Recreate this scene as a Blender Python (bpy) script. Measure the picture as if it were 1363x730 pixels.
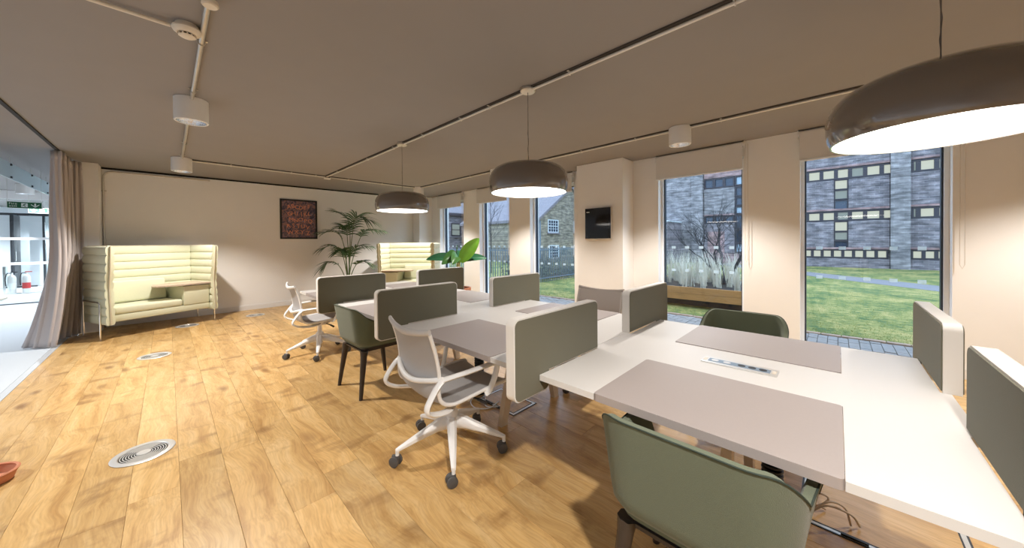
import bpy, bmesh, math, random
from mathutils import Vector, Matrix, Quaternion
random.seed(7)
PI = math.pi
scene = bpy.context.scene
for o in list(bpy.data.objects):
    bpy.data.objects.remove(o, do_unlink=True)
COL = scene.collection

# ------------------------------------------------------------------ camera
CAM_H = 1.38
F_PX, YAW, PITCH, ROLL, CY = 445.32, 0.8003, 0.01064, -0.00897, 326.85
_r = Vector((math.cos(YAW), -math.sin(YAW), 0)); _f = Vector((math.sin(YAW), math.cos(YAW), 0)); _u = Vector((0, 0, 1))
_f2 = _f * math.cos(PITCH) - _u * math.sin(PITCH); _u2 = _u * math.cos(PITCH) + _f * math.sin(PITCH)
_r3 = _r * math.cos(ROLL) + _u2 * math.sin(ROLL); _u3 = _u2 * math.cos(ROLL) - _r * math.sin(ROLL)
cam_data = bpy.data.cameras.new('camera')
cam_data.sensor_fit = 'HORIZONTAL'; cam_data.sensor_width = 36
cam_data.lens = F_PX / 1363 * 36
cam_data.shift_y = -(365 - CY) / 1363
cam_data.clip_start = 0.05; cam_data.clip_end = 300
cam = bpy.data.objects.new('camera', cam_data); COL.objects.link(cam)
m3 = Matrix((_r3, _u3, -_f2)).transposed()
cam.matrix_world = Matrix.Translation((0, 0, CAM_H)) @ m3.to_4x4()
scene.camera = cam

# ------------------------------------------------------------------ world and exposure
world = bpy.data.worlds.new('overcast_dusk'); scene.world = world; world.use_nodes = True
wn = world.node_tree.nodes; wl = world.node_tree.links
bgn = wn['Background']; bgn.inputs['Color'].default_value = (0.53, 0.735, 1.0, 1); bgn.inputs['Strength'].default_value = 1.9
scene.view_settings.view_transform = 'Standard'; scene.view_settings.look = 'None'
scene.view_settings.exposure = 1.0; scene.view_settings.gamma = 1.0
scene.view_settings.use_curve_mapping = False

WARM = (1.0, 0.94, 0.865); COOL = (0.86, 0.93, 1.0); PEND = (1.0, 0.95, 0.89)
P_SPOT = 140.0      # watts of a ceiling spot
P_WALLSPOT = 112.0   # the row beside the windows
PEND_L = 4.6        # radiance of a pendant diffuser

# ------------------------------------------------------------------ helpers
def node_mat(name):
    m = bpy.data.materials.new(name); m.use_nodes = True
    nt = m.node_tree; return m, nt, nt.nodes['Principled BSDF']

def mat(name, col, rough=0.6, metal=0.0, noise=0.0, nscale=30.0, bump=0.0, bscale=200.0, coat=0.0, spec=0.5, stretch=None, sheen=0.0):
    m, nt, b = node_mat(name)
    b.inputs['Base Color'].default_value = (*col, 1); b.inputs['Roughness'].default_value = rough
    b.inputs['Metallic'].default_value = metal; b.inputs['Coat Weight'].default_value = coat
    b.inputs['Specular IOR Level'].default_value = spec
    if sheen: b.inputs['Sheen Weight'].default_value = sheen
    N = nt.nodes; L = nt.links
    if noise or bump:
        tc = N.new('ShaderNodeTexCoord'); src = tc.outputs['Object']
        if stretch:
            mp = N.new('ShaderNodeMapping'); mp.inputs['Scale'].default_value = stretch
            L.new(src, mp.inputs['Vector']); src = mp.outputs['Vector']
    if noise:
        n = N.new('ShaderNodeTexNoise'); n.inputs['Scale'].default_value = nscale; n.inputs['Detail'].default_value = 4
        L.new(src, n.inputs['Vector'])
        mx = N.new('ShaderNodeMix'); mx.data_type = 'RGBA'
        lo = [max(0, c * (1 - noise)) for c in col]; hi = [min(1, c * (1 + noise)) for c in col]
        mx.inputs[6].default_value = (*lo, 1); mx.inputs[7].default_value = (*hi, 1)
        L.new(n.outputs['Fac'], mx.inputs[0]); L.new(mx.outputs[2], b.inputs['Base Color'])
    if bump:
        n2 = N.new('ShaderNodeTexNoise'); n2.inputs['Scale'].default_value = bscale; n2.inputs['Detail'].default_value = 2
        L.new(src, n2.inputs['Vector'])
        bp = N.new('ShaderNodeBump'); bp.inputs['Strength'].default_value = bump; bp.inputs['Distance'].default_value = 0.01
        L.new(n2.outputs['Fac'], bp.inputs['Height']); L.new(bp.outputs['Normal'], b.inputs['Normal'])
    return m

def emis(name, col, s, base=1.0):
    m, nt, b = node_mat(name)
    b.inputs['Base Color'].default_value = (*[c * base for c in col], 1)
    b.inputs['Emission Color'].default_value = (*col, 1); b.inputs['Emission Strength'].default_value = s
    return m

def glass_mat(name, tint=(0.96, 0.98, 0.98), refl=0.06, frost=0.0):
    m = bpy.data.materials.new(name); m.use_nodes = True
    nt = m.node_tree; N = nt.nodes; L = nt.links; N.clear()
    out = N.new('ShaderNodeOutputMaterial'); mix = N.new('ShaderNodeMixShader')
    tr = N.new('ShaderNodeBsdfTransparent'); tr.inputs['Color'].default_value = (*tint, 1)
    gl = N.new('ShaderNodeBsdfGlossy'); gl.inputs['Roughness'].default_value = 0.0
    fr = N.new('ShaderNodeFresnel'); fr.inputs['IOR'].default_value = 1.38
    mul = N.new('ShaderNodeMath'); mul.operation = 'ADD'; mul.inputs[1].default_value = refl - 0.026
    geo = N.new('ShaderNodeNewGeometry'); inv = N.new('ShaderNodeMath'); inv.operation = 'SUBTRACT'; inv.inputs[0].default_value = 1.0
    L.new(geo.outputs['Backfacing'], inv.inputs[1])   # only the outer face of a pane reflects
    m2_ = N.new('ShaderNodeMath'); m2_.operation = 'MULTIPLY'
    L.new(fr.outputs[0], mul.inputs[0]); L.new(mul.outputs[0], m2_.inputs[0]); L.new(inv.outputs[0], m2_.inputs[1]); L.new(m2_.outputs[0], mix.inputs[0])
    L.new(tr.outputs[0], mix.inputs[1]); L.new(gl.outputs[0], mix.inputs[2])
    if frost:
        df = N.new('ShaderNodeBsdfDiffuse'); df.inputs['Color'].default_value = (0.8, 0.88, 0.9, 1)
        tl = N.new('ShaderNodeBsdfTranslucent'); tl.inputs['Color'].default_value = (0.8, 0.88, 0.9, 1)
        ad = N.new('ShaderNodeMixShader'); ad.inputs[0].default_value = 0.5
        L.new(df.outputs[0], ad.inputs[1]); L.new(tl.outputs[0], ad.inputs[2])
        m2 = N.new('ShaderNodeMixShader'); m2.inputs[0].default_value = frost
        L.new(mix.outputs[0], m2.inputs[1]); L.new(ad.outputs[0], m2.inputs[2]); L.new(m2.outputs[0], out.inputs[0])
    else:
        L.new(mix.outputs[0], out.inputs[0])
    return m

class MB:
    def __init__(s): s.v = []; s.f = []
    def add(s, vs, fs):
        k = len(s.v); s.v += [tuple(x) for x in vs]; s.f += [tuple(i + k for i in f) for f in fs]; return s
    def box(s, x0, x1, y0, y1, z0, z1):
        vs = [(x, y, z) for z in (z0, z1) for y in (y0, y1) for x in (x0, x1)]
        return s.add(vs, [(0, 2, 3, 1), (4, 5, 7, 6), (0, 1, 5, 4), (2, 6, 7, 3), (0, 4, 6, 2), (1, 3, 7, 5)])
    def rbox(s, x0, x1, y0, y1, z0, z1, r=0.01, seg=2):
        bm = bmesh.new(); bmesh.ops.create_cube(bm, size=1)
        for v in bm.verts:
            v.co = Vector(((x0 + x1) / 2 + v.co.x * (x1 - x0), (y0 + y1) / 2 + v.co.y * (y1 - y0), (z0 + z1) / 2 + v.co.z * (z1 - z0)))
        bmesh.ops.bevel(bm, geom=list(bm.edges), offset=r, segments=seg, affect='EDGES', profile=0.5)
        return s.bm(bm)
    def bm(s, bm):
        bm.verts.index_update()
        s.add([v.co[:] for v in bm.verts], [[v.index for v in f.verts] for f in bm.faces]); bm.free(); return s
    def prism(s, poly, z0, z1, axis='z'):
        n = len(poly)
        def P(p, h):
            return {'z': (p[0], p[1], h), 'y': (p[0], h, p[1]), 'x': (h, p[0], p[1])}[axis]
        vs = [P(p, z0) for p in poly] + [P(p, z1) for p in poly]
        fs = [tuple(range(n - 1, -1, -1)), tuple(range(n, 2 * n))] + [(i, (i + 1) % n, n + (i + 1) % n, n + i) for i in range(n)]
        return s.add(vs, fs)
    def lathe(s, prof, n=32, c=(0, 0, 0), axis='z', cap=True):
        vs = []; fs = []
        for (r, z) in prof:
            for i in range(n):
                a = 2 * PI * i / n; p = (r * math.cos(a), r * math.sin(a), z)
                if axis == 'y': p = (p[0], p[2], p[1])
                if axis == 'x': p = (p[2], p[0], p[1])
                vs.append((p[0] + c[0], p[1] + c[1], p[2] + c[2]))
        for j in range(len(prof) - 1):
            for i in range(n):
                a = j * n + i; b = j * n + (i + 1) % n; fs.append((a, b, b + n, a + n))
        if cap and prof[0][0] > 1e-6: fs.append(tuple(range(n - 1, -1, -1)))
        if cap and prof[-1][0] > 1e-6: fs.append(tuple(range((len(prof) - 1) * n, len(prof) * n)))
        return s.add(vs, fs)
    def cyl(s, p0, p1, r0, r1=None, n=16):
        return s.tube([p0, p1], [r0, r0 if r1 is None else r1], n)
    def tube(s, path, r, n=10, closed=False, sx=1.0, up=None):
        P = [Vector(p) for p in path]; m = len(P)
        R = r if isinstance(r, (list, tuple)) else [r] * m
        vs = []; fs = []; prev = None
        for i in range(m):
            if closed: t = P[(i + 1) % m] - P[i - 1]
            else: t = P[min(i + 1, m - 1)] - P[max(i - 1, 0)]
            t.normalize()
            if prev is None:
                ref = Vector(up) if up else (Vector((0, 0, 1)) if abs(t.z) < 0.9 else Vector((1, 0, 0)))
                a = t.cross(ref).normalized()
            else:
                a = (prev - t * prev.dot(t)).normalized()
            prev = a; b = t.cross(a)
            for k in range(n):
                w = 2 * PI * k / n
                vs.append(P[i] + a * (R[i] * sx * math.cos(w)) + b * (R[i] * math.sin(w)))
        for i in range(m if closed else m - 1):
            for k in range(n):
                A = i * n + k; B = i * n + (k + 1) % n; j = ((i + 1) % m) * n
                fs.append((A, B, j + (k + 1) % n, j + k))
        if not closed:
            fs.append(tuple(range(n - 1, -1, -1))); fs.append(tuple(range((m - 1) * n, m * n)))
        return s.add(vs, fs)
    def grid(s, fn, nu, nv, closeu=False):
        vs = [fn(i / (nu - (0 if closeu else 1)), j / (nv - 1)) for i in range(nu) for j in range(nv)]
        fs = []
        for i in range(nu if closeu else nu - 1):
            for j in range(nv - 1):
                a = i * nv + j; b = ((i + 1) % nu) * nv + j; fs.append((a, b, b + 1, a + 1))
        return s.add(vs, fs)
    def build(s, name, material=None, parent=None, smooth=35, fix=True):
        me = bpy.data.meshes.new(name); me.from_pydata(s.v, [], s.f)
        if fix:
            bm = bmesh.new(); bm.from_mesh(me); bmesh.ops.recalc_face_normals(bm, faces=bm.faces); bm.to_mesh(me); bm.free()
        if smooth:
            for p in me.polygons: p.use_smooth = True
            me.set_sharp_from_angle(angle=math.radians(smooth))
        if material: me.materials.append(material)
        o = bpy.data.objects.new(name, me); COL.objects.link(o)
        if parent: o.parent = parent
        return o

def empty(name, loc=(0, 0, 0), rz=0.0):
    o = bpy.data.objects.new(name, None); COL.objects.link(o); o.empty_display_size = 0.1
    o.location = loc; o.rotation_euler = (0, 0, rz); return o
def tag(o, label, cat, group=None, kind=None):
    o['label'] = label; o['category'] = cat
    if group: o['group'] = group
    if kind: o['kind'] = kind
    return o
def struct(o, label=None):
    o['kind'] = 'structure'
    if label: o['label'] = label
    return o
def copy_tree(o, parent=None):
    c = o.copy(); COL.objects.link(c); c.parent = parent
    for ch in list(o.children): copy_tree(ch, c)
    return c
def link_copy(o, parent, loc, rz=0.0):
    c = o.copy(); COL.objects.link(c); c.parent = parent; c.location = loc; c.rotation_euler = (0, 0, rz); return c
def smoothpath(pts, k=6, closed=False):
    P = [Vector(p) for p in pts]; n = len(P); out = []
    rng = range(n) if closed else range(n - 1)
    for i in rng:
        p1 = P[i]; p2 = P[(i + 1) % n]
        p0 = P[i - 1] if (closed or i > 0) else p1 * 2 - p2
        p3 = P[(i + 2) % n] if (closed or i + 2 < n) else p2 * 2 - p1
        for j in range(k):
            t = j / k
            out.append(0.5 * ((2 * p1) + (p2 - p0) * t + (2 * p0 - 5 * p1 + 4 * p2 - p3) * t * t + (3 * p1 - p0 - 3 * p2 + p3) * t ** 3))
    if not closed: out.append(P[-1])
    return out
def rrect(x0, x1, y0, y1, r, n=5, corners=(1, 1, 1, 1)):
    pts = []
    for (cx, cy, a0, on, px, py) in ((x1 - r, y0 + r, -90, corners[0], x1, y0), (x1 - r, y1 - r, 0, corners[1], x1, y1), (x0 + r, y1 - r, 90, corners[2], x0, y1), (x0 + r, y0 + r, 180, corners[3], x0, y0)):
        if not on: pts.append((px, py)); continue
        for i in range(n + 1):
            a = math.radians(a0 + 90 * i / n); pts.append((cx + r * math.cos(a), cy + r * math.sin(a)))
    return pts
def text_mesh(name, body, size, material, parent=None, depth=0.0, align='CENTER', matrix=None, spacing=1.0):
    cu = bpy.data.curves.new(name, 'FONT'); cu.body = body; cu.size = size; cu.align_x = align; cu.align_y = 'CENTER'
    cu.extrude = depth; cu.space_character = spacing; cu.resolution_u = 3
    t = bpy.data.objects.new(name + '_tmp', cu); COL.objects.link(t)
    dg = bpy.context.evaluated_depsgraph_get(); me = bpy.data.meshes.new_from_object(t.evaluated_get(dg))
    bpy.data.objects.remove(t, do_unlink=True); bpy.data.curves.remove(cu)
    me.name = name
    if matrix: me.transform(matrix)
    me.materials.clear(); me.materials.append(material)
    o = bpy.data.objects.new(name, me); COL.objects.link(o)
    if parent: o.parent = parent
    return o

# ------------------------------------------------------------------ materials
def oak_mat(name):
    m, nt, b = node_mat(name); N = nt.nodes; L = nt.links
    tc = N.new('ShaderNodeTexCoord'); oi = N.new('ShaderNodeObjectInfo')
    mulr = N.new('ShaderNodeVectorMath'); mulr.operation = 'SCALE'; mulr.inputs[0].default_value = (37.0, 91.0, 17.0)
    L.new(oi.outputs['Random'], mulr.inputs['Scale'])
    add = N.new('ShaderNodeVectorMath'); add.operation = 'ADD'; L.new(tc.outputs['Object'], add.inputs[0]); L.new(mulr.outputs[0], add.inputs[1])
    # warp
    wn_ = N.new('ShaderNodeTexNoise'); wn_.inputs['Scale'].default_value = 1.6; wn_.inputs['Detail'].default_value = 2
    L.new(add.outputs[0], wn_.inputs['Vector'])
    ws = N.new('ShaderNodeVectorMath'); ws.operation = 'SCALE'; ws.inputs['Scale'].default_value = 0.22
    L.new(wn_.outputs['Color'], ws.inputs[0])
    a2 = N.new('ShaderNodeVectorMath'); a2.operation = 'ADD'; L.new(add.outputs[0], a2.inputs[0]); L.new(ws.outputs[0], a2.inputs[1])
    mp = N.new('ShaderNodeMapping'); mp.inputs['Scale'].default_value = (14, 1.3, 14); L.new(a2.outputs[0], mp.inputs['Vector'])
    g1 = N.new('ShaderNodeTexNoise'); g1.inputs['Scale'].default_value = 1.0; g1.inputs['Detail'].default_value = 5; g1.inputs['Roughness'].default_value = 0.6
    L.new(mp.outputs[0], g1.inputs['Vector'])
    mp2 = N.new('ShaderNodeMapping'); mp2.inputs['Scale'].default_value = (120, 5, 120); L.new(a2.outputs[0], mp2.inputs['Vector'])
    g2 = N.new('ShaderNodeTexNoise'); g2.inputs['Scale'].default_value = 1.0; g2.inputs['Detail'].default_value = 3; L.new(mp2.outputs[0], g2.inputs['Vector'])
    cr = N.new('ShaderNodeValToRGB'); e = cr.color_ramp
    e.elements[0].position = 0.28; e.elements[0].color = (0.46, 0.255, 0.085, 1)
    e.elements[1].position = 0.72; e.elements[1].color = (0.72, 0.495, 0.235, 1)
    e.elements.new(0.5).color = (0.63, 0.395, 0.155, 1)
    L.new(g1.outputs['Fac'], cr.inputs['Fac'])
    # fine grain darkening
    mg = N.new('ShaderNodeMix'); mg.data_type = 'RGBA'; mg.blend_type = 'MULTIPLY'; mg.inputs[0].default_value = 0.5
    cr2 = N.new('ShaderNodeValToRGB'); cr2.color_ramp.elements[0].position = 0.3; cr2.color_ramp.elements[0].color = (0.62, 0.55, 0.48, 1); cr2.color_ramp.elements[1].position = 0.62
    L.new(g2.outputs['Fac'], cr2.inputs['Fac']); L.new(cr.outputs['Color'], mg.inputs[6]); L.new(cr2.outputs['Color'], mg.inputs[7])
    # knots: sparse voronoi
    mpk = N.new('ShaderNodeMapping'); mpk.inputs['Scale'].default_value = (4.2, 1.9, 0.0); L.new(a2.outputs[0], mpk.inputs['Vector'])
    vo = N.new('ShaderNodeTexVoronoi'); vo.inputs['Scale'].default_value = 1.0; L.new(mpk.outputs[0], vo.inputs['Vector'])
    kr = N.new('ShaderNodeValToRGB'); kr.color_ramp.elements[0].position = 0.06; kr.color_ramp.elements[0].color = (1, 1, 1, 1)
    kr.color_ramp.elements[1].position = 0.22; kr.color_ramp.elements[1].color = (0, 0, 0, 1)
    L.new(vo.outputs['Distance'], kr.inputs['Fac'])
    gate = N.new('ShaderNodeSeparateColor'); L.new(vo.outputs['Color'], gate.inputs[0])
    gt = N.new('ShaderNodeMath'); gt.operation = 'GREATER_THAN'; gt.inputs[1].default_value = 0.4; L.new(gate.outputs[0], gt.inputs[0])
    km = N.new('ShaderNodeMath'); km.operation = 'MULTIPLY'; L.new(kr.outputs['Color'], km.inputs[0]); L.new(gt.outputs[0], km.inputs[1])
    # cracks: second noise thresholded, stretched
    mpc = N.new('ShaderNodeMapping'); mpc.inputs['Scale'].default_value = (5, 9, 5); L.new(a2.outputs[0], mpc.inputs['Vector'])
    g3 = N.new('ShaderNodeTexNoise'); g3.inputs['Scale'].default_value = 0.55; g3.inputs['Detail'].default_value = 6; L.new(mpc.outputs[0], g3.inputs['Vector'])
    c3 = N.new('ShaderNodeValToRGB'); c3.color_ramp.elements[0].position = 0.575; c3.color_ramp.elements[0].color = (0, 0, 0, 1); c3.color_ramp.elements[1].position = 0.70; c3.color_ramp.elements[1].color = (0.75, 0.75, 0.75, 1)
    L.new(g3.outputs['Fac'], c3.inputs['Fac'])
    mx = N.new('ShaderNodeMath'); mx.operation = 'MAXIMUM'; L.new(km.outputs[0], mx.inputs[0]); L.new(c3.outputs['Color'], mx.inputs[1])
    ms = N.new('ShaderNodeMath'); ms.operation = 'MULTIPLY'; ms.inputs[1].default_value = 0.8; L.new(mx.outputs[0], ms.inputs[0])
    kk = N.new('ShaderNodeMix'); kk.data_type = 'RGBA'; kk.inputs[7].default_value = (0.22, 0.10, 0.030, 1)
    L.new(ms.outputs[0], kk.inputs[0]); L.new(mg.outputs[2], kk.inputs[6])
    # per-plank tone
    hs = N.new('ShaderNodeHueSaturation'); mr = N.new('ShaderNodeMapRange'); mr.inputs['To Min'].default_value = 0.86; mr.inputs['To Max'].default_value = 1.14
    L.new(oi.outputs['Random'], mr.inputs['Value']); L.new(mr.outputs[0], hs.inputs['Value']); L.new(kk.outputs[2], hs.inputs['Color'])
    L.new(hs.outputs[0], b.inputs['Base Color'])
    b.inputs['Roughness'].default_value = 0.36; b.inputs['Specular IOR Level'].default_value = 0.5
    bp = N.new('ShaderNodeBump'); bp.inputs['Strength'].default_value = 0.08; bp.inputs['Distance'].default_value = 0.005
    L.new(g2.outputs['Fac'], bp.inputs['Height']); L.new(bp.outputs[0], b.inputs['Normal'])
    return m

def brick_mat(name, c1, c2, mortar, scale=1.0, plane='yz', bw=0.30, bh=0.10):
    m, nt, b = node_mat(name); N = nt.nodes; L = nt.links
    tc = N.new('ShaderNodeTexCoord'); sp = N.new('ShaderNodeSeparateXYZ'); L.new(tc.outputs['Object'], sp.inputs[0])
    cb = N.new('ShaderNodeCombineXYZ'); idx = {'x': 0, 'y': 1, 'z': 2}
    L.new(sp.outputs[idx[plane[0]]], cb.inputs[0]); L.new(sp.outputs[idx[plane[1]]], cb.inputs[1])
    br = N.new('ShaderNodeTexBrick'); br.inputs['Scale'].default_value = scale
    br.inputs['Brick Width'].default_value = bw; br.inputs['Row Height'].default_value = bh; br.inputs['Mortar Size'].default_value = 0.006
    br.inputs['Color1'].default_value = (*c1, 1); br.inputs['Color2'].default_value = (*c2, 1); br.inputs['Mortar'].default_value = (*mortar, 1)
    L.new(cb.outputs[0], br.inputs['Vector'])
    n = N.new('ShaderNodeTexNoise'); n.inputs['Scale'].default_value = 3.0; n.inputs['Detail'].default_value = 6; L.new(tc.outputs['Object'], n.inputs['Vector'])
    mr = N.new('ShaderNodeMapRange'); mr.inputs['From Min'].default_value = 0.3; mr.inputs['From Max'].default_value = 0.7; mr.inputs['To Min'].default_value = 0.65; mr.inputs['To Max'].default_value = 1.3; L.new(n.outputs['Fac'], mr.inputs['Value'])
    mp = N.new('ShaderNodeMapping'); mp.inputs['Scale'].default_value = (1.6, 9.0, 1.0); L.new(cb.outputs[0], mp.inputs['Vector'])
    n3 = N.new('ShaderNodeTexNoise'); n3.inputs['Scale'].default_value = 1.0; n3.inputs['Detail'].default_value = 3; L.new(mp.outputs[0], n3.inputs['Vector'])
    mr3 = N.new('ShaderNodeMapRange'); mr3.inputs['From Min'].default_value = 0.35; mr3.inputs['From Max'].default_value = 0.65; mr3.inputs['To Min'].default_value = 0.62; mr3.inputs['To Max'].default_value = 1.4; L.new(n3.outputs['Fac'], mr3.inputs['Value'])
    mv = N.new('ShaderNodeMath'); mv.operation = 'MULTIPLY'; L.new(mr.outputs[0], mv.inputs[0]); L.new(mr3.outputs[0], mv.inputs[1])
    hs = N.new('ShaderNodeHueSaturation'); L.new(br.outputs['Color'], hs.inputs['Color']); L.new(mv.outputs[0], hs.inputs['Value'])
    L.new(hs.outputs[0], b.inputs['Base Color']); b.inputs['Roughness'].default_value = 0.9
    return m

M = {}
M['oak'] = oak_mat('oak')
M['subfloor'] = mat('subfloor', (0.16, 0.09, 0.04), 0.9)
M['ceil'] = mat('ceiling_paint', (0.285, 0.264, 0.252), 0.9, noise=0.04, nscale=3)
M['wall'] = mat('wall_paint', (0.86, 0.838, 0.815), 0.85, noise=0.02, nscale=4)
M['white_trim'] = mat('white_trim', (0.80, 0.78, 0.76), 0.5)
M['gap'] = mat('shadow_gap', (0.012, 0.011, 0.010), 0.9)
M['desk_white'] = mat('white_laminate', (0.71, 0.69, 0.67), 0.42, noise=0.01, nscale=60)
M['pad'] = mat('taupe_laminate', (0.40, 0.35, 0.335), 0.5, noise=0.03, nscale=150)
M['fabric_green'] = mat('sage_wool', (0.140, 0.133, 0.092), 0.95, noise=0.16, nscale=420, bump=0.25, bscale=500, sheen=0.15)
M['screen_rim'] = mat('screen_rim', (0.78, 0.75, 0.71), 0.45)
M['chair_green'] = mat('green_wool', (0.128, 0.150, 0.098), 0.95, noise=0.14, nscale=420, bump=0.25, bscale=500, sheen=0.2)
M['chair_piping'] = mat('dark_green_piping', (0.03, 0.045, 0.035), 0.8)
M['dark_wood'] = mat('dark_stained_wood', (0.045, 0.032, 0.025), 0.5, noise=0.3, nscale=20, stretch=(8, 8, 1))
M['white_plastic'] = mat('white_plastic', (0.86, 0.85, 0.84), 0.35)
M['mesh_grey'] = mat('grey_knit', (0.45, 0.44, 0.445), 0.9, noise=0.1, nscale=300, bump=0.3, bscale=600)
M['black_plastic'] = mat('black_plastic', (0.018, 0.018, 0.018), 0.45)
M['wheel'] = mat('dark_grey_tyre', (0.085, 0.080, 0.078), 0.6)
M['light_oak'] = mat('light_wood_leg', (0.72, 0.60, 0.46), 0.5)
M['sofa'] = mat('pale_green_wool', (0.72, 0.73, 0.54), 0.95, noise=0.10, nscale=250, bump=0.25, bscale=400, sheen=0.2)
M['zip'] = mat('sofa_zip', (0.62, 0.55, 0.40), 0.7)
M['sofa_table'] = mat('pale_wood_table', (0.56, 0.45, 0.35), 0.5, noise=0.08, nscale=12, stretch=(1, 10, 1))
M['chrome'] = mat('chrome', (0.85, 0.84, 0.82), 0.14, metal=1.0)
M['steel'] = mat('galvanised', (0.62, 0.58, 0.52), 0.38, metal=0.75, noise=0.1, nscale=40)
M['conduit'] = mat('painted_conduit', (0.74, 0.70, 0.64), 0.4, metal=0.2)
M['alu'] = mat('brushed_aluminium', (0.74, 0.73, 0.71), 0.35, metal=0.55)
M['alu_dark'] = mat('dark_slot', (0.02, 0.02, 0.02), 0.8)
M['detector'] = mat('cream_plastic', (0.74, 0.67, 0.57), 0.5)
M['lamp_white'] = mat('lamp_white', (0.80, 0.78, 0.755), 0.45)
M['reflector'] = mat('reflector', (0.86, 0.88, 0.92), 0.2, metal=1.0, bump=0.6, bscale=60)
M['lens_warm'] = emis('lamp_lens', (1.0, 0.93, 0.83), 3.0)
M['pendant'] = mat('mud_brown_lacquer', (0.165, 0.134, 0.110), 0.14, coat=1.0)
M['diffuser'] = emis('pendant_diffuser', PEND, PEND_L)
M['cord'] = mat('cord', (0.16, 0.14, 0.13), 0.6)
M['blind'] = mat('blind_fabric', (0.70, 0.68, 0.66), 0.9, noise=0.03, nscale=300)
M['chain'] = mat('blind_chain', (0.66, 0.60, 0.53), 0.5)
M['glass'] = glass_mat('window_glass', (0.93, 0.965, 0.985), 0.055)
M['glass_clear'] = glass_mat('partition_glass', (0.93, 0.96, 0.96), 0.06)
M['frost'] = glass_mat('frosted_film', (0.9, 0.93, 0.95), 0.03, frost=0.55)
M['win_frame_light'] = mat('white_window_frame', (0.88, 0.90, 0.93), 0.4)
M['win_frame_dark'] = mat('anthracite_gasket', (0.025, 0.035, 0.055), 0.4)
M['black_frame'] = mat('black_picture_frame', (0.012, 0.011, 0.011), 0.4)
M['screen_black'] = mat('black_glass', (0.015, 0.014, 0.014), 0.06)
M['bezel'] = mat('panel_bezel', (0.62, 0.58, 0.53), 0.3, metal=0.3)
M['curtain'] = mat('curtain_cloth', (0.52, 0.475, 0.47), 0.95, noise=0.06, nscale=500, sheen=0.2)
M['carpet'] = mat('grey_carpet', (0.50, 0.53, 0.56), 0.95, noise=0.05, nscale=60)
M['corr_wall'] = mat('corridor_paint', (0.74, 0.77, 0.80), 0.8)
M['dark_frame'] = mat('dark_metal_frame', (0.03, 0.033, 0.04), 0.4)
M['strip'] = mat('floor_strip', (0.62, 0.63, 0.64), 0.4, metal=0.4)
M['sign_green'] = mat('sign_green', (0.012, 0.115, 0.045), 0.4)
M['sign_white'] = mat('sign_white', (0.82, 0.86, 0.82), 0.5)
M['red'] = mat('red_label', (0.55, 0.03, 0.03), 0.4)
M['terracotta'] = mat('terracotta', (0.55, 0.22, 0.12), 0.85, noise=0.12, nscale=15)
M['soil'] = mat('soil', (0.04, 0.028, 0.02), 1.0, noise=0.4, nscale=80)
M['banana'] = mat('banana_leaf', (0.16, 0.36, 0.035), 0.4, noise=0.25, nscale=8)
M['banana_dark'] = mat('banana_leaf_dark', (0.020, 0.105, 0.045), 0.35, noise=0.3, nscale=8)
M['dry_tip'] = mat('dry_leaf_tip', (0.45, 0.25, 0.06), 0.7)
M['stem'] = mat('plant_stem', (0.28, 0.24, 0.10), 0.7, noise=0.25, nscale=20)
M['palm'] = mat('palm_leaf', (0.042, 0.100, 0.030), 0.5, noise=0.35, nscale=10)
M['palm_stem'] = mat('palm_stem', (0.11, 0.17, 0.06), 0.55)
M['pot_grey'] = mat('grey_pot', (0.30, 0.29, 0.28), 0.7)

# ------------------------------------------------------------------ room shell
HC = 2.70; XW = 5.40; YB = 8.85; XL = -1.05; YF = -3.2
floor = struct(MB().box(XL - 0.01, XW + 0.1, YF, YB, -0.12, -0.0135).build('floor', M['subfloor'], smooth=0))
# oak planks, each a part of the floor
pl_cache = {}
def plank_mesh(w, l):
    k = (round(w, 3), round(l, 2))
    if k not in pl_cache:
        b = MB(); g = 0.0005
        x = w / 2 - g; y = l / 2 - g; e = 0.0007
        vs = [(-x, -y, -0.0135), (x, -y, -0.0135), (x, y, -0.0135), (-x, y, -0.0135), (-x, -y, -e), (x, -y, -e), (x, y, -e), (-x, y, -e),
              (-x + e, -y + e, 0), (x - e, -y + e, 0), (x - e, y - e, 0), (-x + e, y - e, 0)]
        fs = [(3, 2, 1, 0), (8, 9, 10, 11)]
        for i in range(4):
            j = (i + 1) % 4; fs += [(i, j, j + 4, i + 4), (i + 4, j + 4, j + 8, i + 8)]
        me = bpy.data.meshes.new('plank'); me.from_pydata(vs, [], fs); me.materials.append(M['oak']); pl_cache[k] = me
    return pl_cache[k]
edges = [XL] + [round(0.0328 + 0.2 * k, 4) for k in range(-5, 27)] + [XW]
for i in range(len(edges) - 1):
    x0, x1 = edges[i], edges[i + 1]
    y = YF - random.randint(0, 18) * 0.1
    while y < YB - 0.01:
        l = random.choice([1.7, 1.9, 2.1, 2.1, 2.3])
        a = max(y, YF); c = min(y + l, YB)
        if YB - c < 0.35: c = YB
        if c - a > 0.06:
            o = bpy.data.objects.new('plank', plank_mesh(x1 - x0, c - a)); COL.objects.link(o)
            o.parent = floor; o.location = ((x0 + x1) / 2, (a + c) / 2, 0)
        y = max(y + l, c)
# ceiling
CEX0 = -6.0
struct(MB().box(CEX0, XW + 0.35, YF, 21.2, HC, HC + 0.2).build('ceiling', M['ceil'], smooth=0))
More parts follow.
